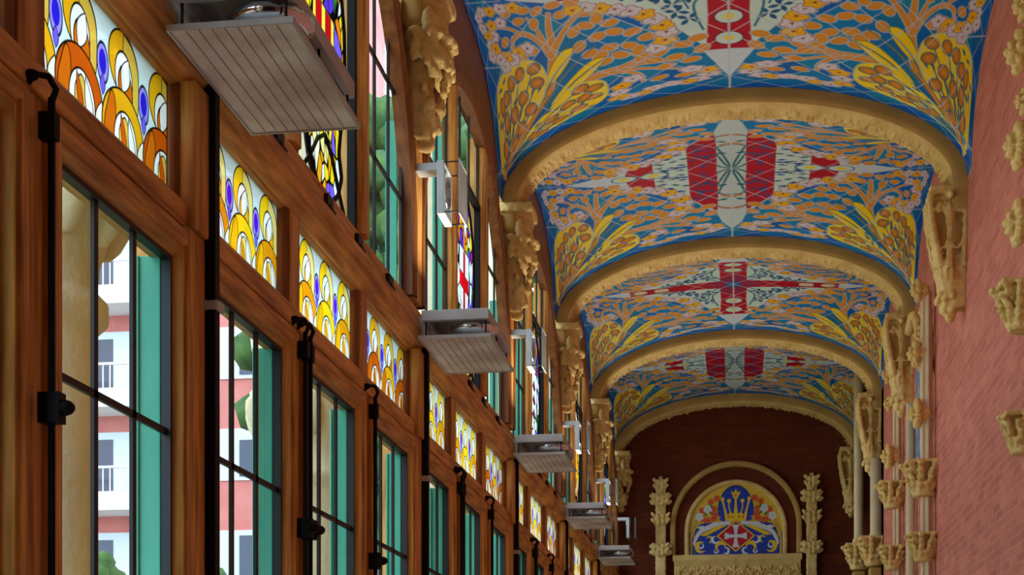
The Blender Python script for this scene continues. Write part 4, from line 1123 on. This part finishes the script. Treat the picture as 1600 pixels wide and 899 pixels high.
    p.poly([(0, .46), (.055, .46), (.03, .40), (.022, .33), (.022, .31), (.09, .318), (.165, .345), (.165, .235), (.09, .262), (.022, .27), (.022, .25), (.03, .18), (.055, .12), (0, .12)], Wt, K, .003)
    p.poly([(-.02, .46), (.02, .46), (.02, .12), (-.02, .12)], Wt)
    keep = (B_ < .37) | (np.hypot(A, B_ - .37) < .70)
    # tesserae joints
    return grid_mesh('tympanum', A, np.zeros_like(A), B_, p.c, M['mosaic'], keep)
o = obj('mosaic_panel', tympanum(), None, (AX, END_Y - .02, 4.29)); tag(o, 'round-topped blue mosaic with golden crown over a red lozenge bearing a white cross', 'mosaic')
lm = MB(); lm.box(-1.02, .90, END_Y - .16, END_Y + .02, 4.20, 4.29)
lm.prism([(END_Y - .16, 4.20), (END_Y - .12, 4.12), (END_Y - .12, 3.0), (END_Y + .02, 3.0), (END_Y + .02, 4.20)], 'X', -1.0, .88)
root = lm.build('stone_lintel', M['stone'], None, bevel=.008); tag(root, 'pale stone lintel with carved relief below the blue mosaic', 'lintel')
rv = MB(); R = random.Random(8)
for k in range(46):
    x = -.92 + 1.75 * k / 45; z = 4.05 + .03 * math.sin(k * 1.3)
    rv.blob((x, END_Y - .125, z), (.03, .018, .07), (math.sin(k * .9), 0, math.cos(k * .9)), 8, 5)
    rv.blob((x + .02, END_Y - .125, z - .12), (.03, .018, .06), (math.cos(k * 1.1), 0, math.sin(k * .7)), 8, 5)
rv.build('relief', M['stone'], root)
def pinnacle_mesh():
    m = MB(); m.box(-.055, .055, -.05, .06, -1.9, 0)
    for s in (-1, 1): m.tube([(s * .06, -.03, -1.9), (s * .06, -.03, -.1)], .022, 8)
    for z, n, r, q in ((0.0, 3, .085, .05), (-.22, 4, .13, .052), (-.52, 3, .11, .052), (-.98, 4, .13, .055), (-1.55, 5, .15, .065)):
        for k in range(-n, n + 1):
            for dz in (-.05, .04):
                m.blob((r * k / n, -.05 - .03 * (k % 2), z + dz + .02 * math.cos(k * 2)), (q * .6, q * .6, q), (k * .3, -.3, 1), 8, 6)
    m.blob((0, -.05, .08), (.035, .035, .05))
    return remeshed('pinnacle', m, M['stone'], .012, 1, .008, 25)
pm = pinnacle_mesh()
for x, wd in ((AX - 1.12, 'left'), (AX + 1.12, 'right')):
    o = obj('crocketed_pinnacle', pm, None, (x, END_Y - .10, 5.36)); tag(o, 'crocketed stone pinnacle on the end wall, %s of the blue mosaic' % wd, 'pinnacle', 'pinnacles beside the mosaic')

# ------------------------------------------------------------------ outside: stone columns, garden, trees, apartment blocks
struct('ground_garden', MB().box(-120, XL - .4, -40, 160, -1.2, -1.0), M['ground'], 'garden ground outside the windows', 'ground')
pw = {1: 'behind the nearest window at the left edge', 2: 'behind the second group of casements', 3: 'behind the third group of casements', 4: 'beyond the fourth group of casements', 5: 'beyond the farthest casements', 0: 'outside, left of the view', 6: 'outside by the end wall'}
for i, y in enumerate(POSTS[2:8]):
    m = MB(); cx = -2.50
    m.lathe([(.32, -1.0), (.32, .9), (.26, 1.0), (.25, 3.0), (.25, 3.02), (.29, 3.06), (.29, 3.12), (.25, 3.16), (.26, 3.26), (.34, 3.48), (.35, 3.58), (.28, 3.64), (.34, 3.85), (.35, 3.95), (.20, 3.97), (.20, 7.0)], (0, 0, 0), 32)
    o = m.build('stone_column', M['stone_pale'], None); o.location = (cx, y + .05, 0)
    lv = MB()
    for k in range(10):
        a = 2 * PI * k / 10; lv.blob((.32 * math.cos(a), .32 * math.sin(a), 3.42), (.05, .06, .13), (.4 * math.cos(a), .4 * math.sin(a), 1), 8, 6)
    lv.build('capital', M['stone_pale'], o)
    tag(o, 'pale stone column outside the glass, %s' % pw[i], 'column', 'stone columns outside the windows')

def apartment(x0, x1, y, h, label, seed=1, wallm='render_pink'):
    r = empty('apartment_building', ((x0 + x1) / 2, y, -1)); tag(r, label, 'building')
    W = x1 - x0; R = random.Random(seed)
    MB().box(-W / 2, W / 2, 0, 9, 0, h).build('wall', M[wallm], r)
    MB().box(-W / 2 - .3, W / 2 + .3, -.4, 9.3, h, h + .4).build('roof', M['balcony'], r)
    fl = 2.75; nb = max(2, int(W / 3.6))
    for k in range(int(h / fl)):
        z = k * fl + .3
        for j in range(nb):
            cx = -W / 2 + W * (j + .5) / nb
            if (j + seed) % 2 == 0:
                b = MB(); b.box(cx - 1.3, cx + 1.3, -1.2, 0, z, z + .22).box(cx - 1.3, cx + 1.3, -1.2, -1.14, z + .22, z + .5)
                for q in range(14): b.box(cx - 1.28 + q * .195, cx - 1.25 + q * .195, -1.18, -1.15, z + .5, z + 1.15)
                b.box(cx - 1.3, cx + 1.3, -1.2, -1.13, z + 1.12, z + 1.18)
                b.build('balcony', M['balcony'], r)
                d = MB().box(cx - .9, cx + .9, -.03, .02, z + .22, z + 2.3).build('balcony_door', M['shutter'], r)
                MB().box(cx - .75, cx - .1, -.05, -.03, z + .3, z + 2.1).build('pane', M['darkglass'], d)
            else:
                d = MB().box(cx - .65, cx + .65, -.05, .02, z + .9, z + 2.3).build('window', M['shutter'], r)
                MB().box(cx - .1, cx + .5, -.07, -.05, z + 1.0, z + 2.2 - .5 * R.random()).build('pane', M['darkglass'], d)
    return r
apartment(-29.5, -11.5, 40, 27, 'red rendered apartment block with white balconies, seen through the nearest windows', 1)
apartment(-11.0, -8.6, 52, 13, 'narrow red apartment block farther off, seen through the middle windows', 2)
def tree(x, y, h, label):
    r = empty('tree', (x, y, -1)); tag(r, label, 'tree', 'trees in the garden')
    MB().tube([(0, 0, 0), (.1, 0, h * .4), (0, .1, h * .75)], [.2, .15, .06], 8).build('trunk', M['bark'], r)
    m = MB(); R = random.Random(int(x * 7 + y))
    for k in range(420):
        a = R.uniform(0, 6.3); zz = R.uniform(0, 1); q = R.uniform(0, 1) ** .5 * h * .17 * math.sin(PI * (.12 + .85 * zz)) ** .6; z = h * (.40 + .58 * zz)
        m.blob((q * math.cos(a), q * math.sin(a), z), [R.uniform(.14, .30) * max(1, h / 10)] * 3, (R.uniform(-1, 1), R.uniform(-1, 1), 1), 6, 4)
    m.build('crown', M['leaf'], r)
tree(-14.5, 33, 6.6, 'green tree in front of the red apartments, behind the nearest casement')
tree(-11.2, 31, 6.0, 'green tree low behind the second casement')
tree(-9.6, 26, 5.6, 'green tree low behind the third casement')
tree(-8.3, 34, 17, 'very tall green tree filling the first upper windows')
tree(-4.2, 27, 14, 'tall green tree beyond the farthest windows')
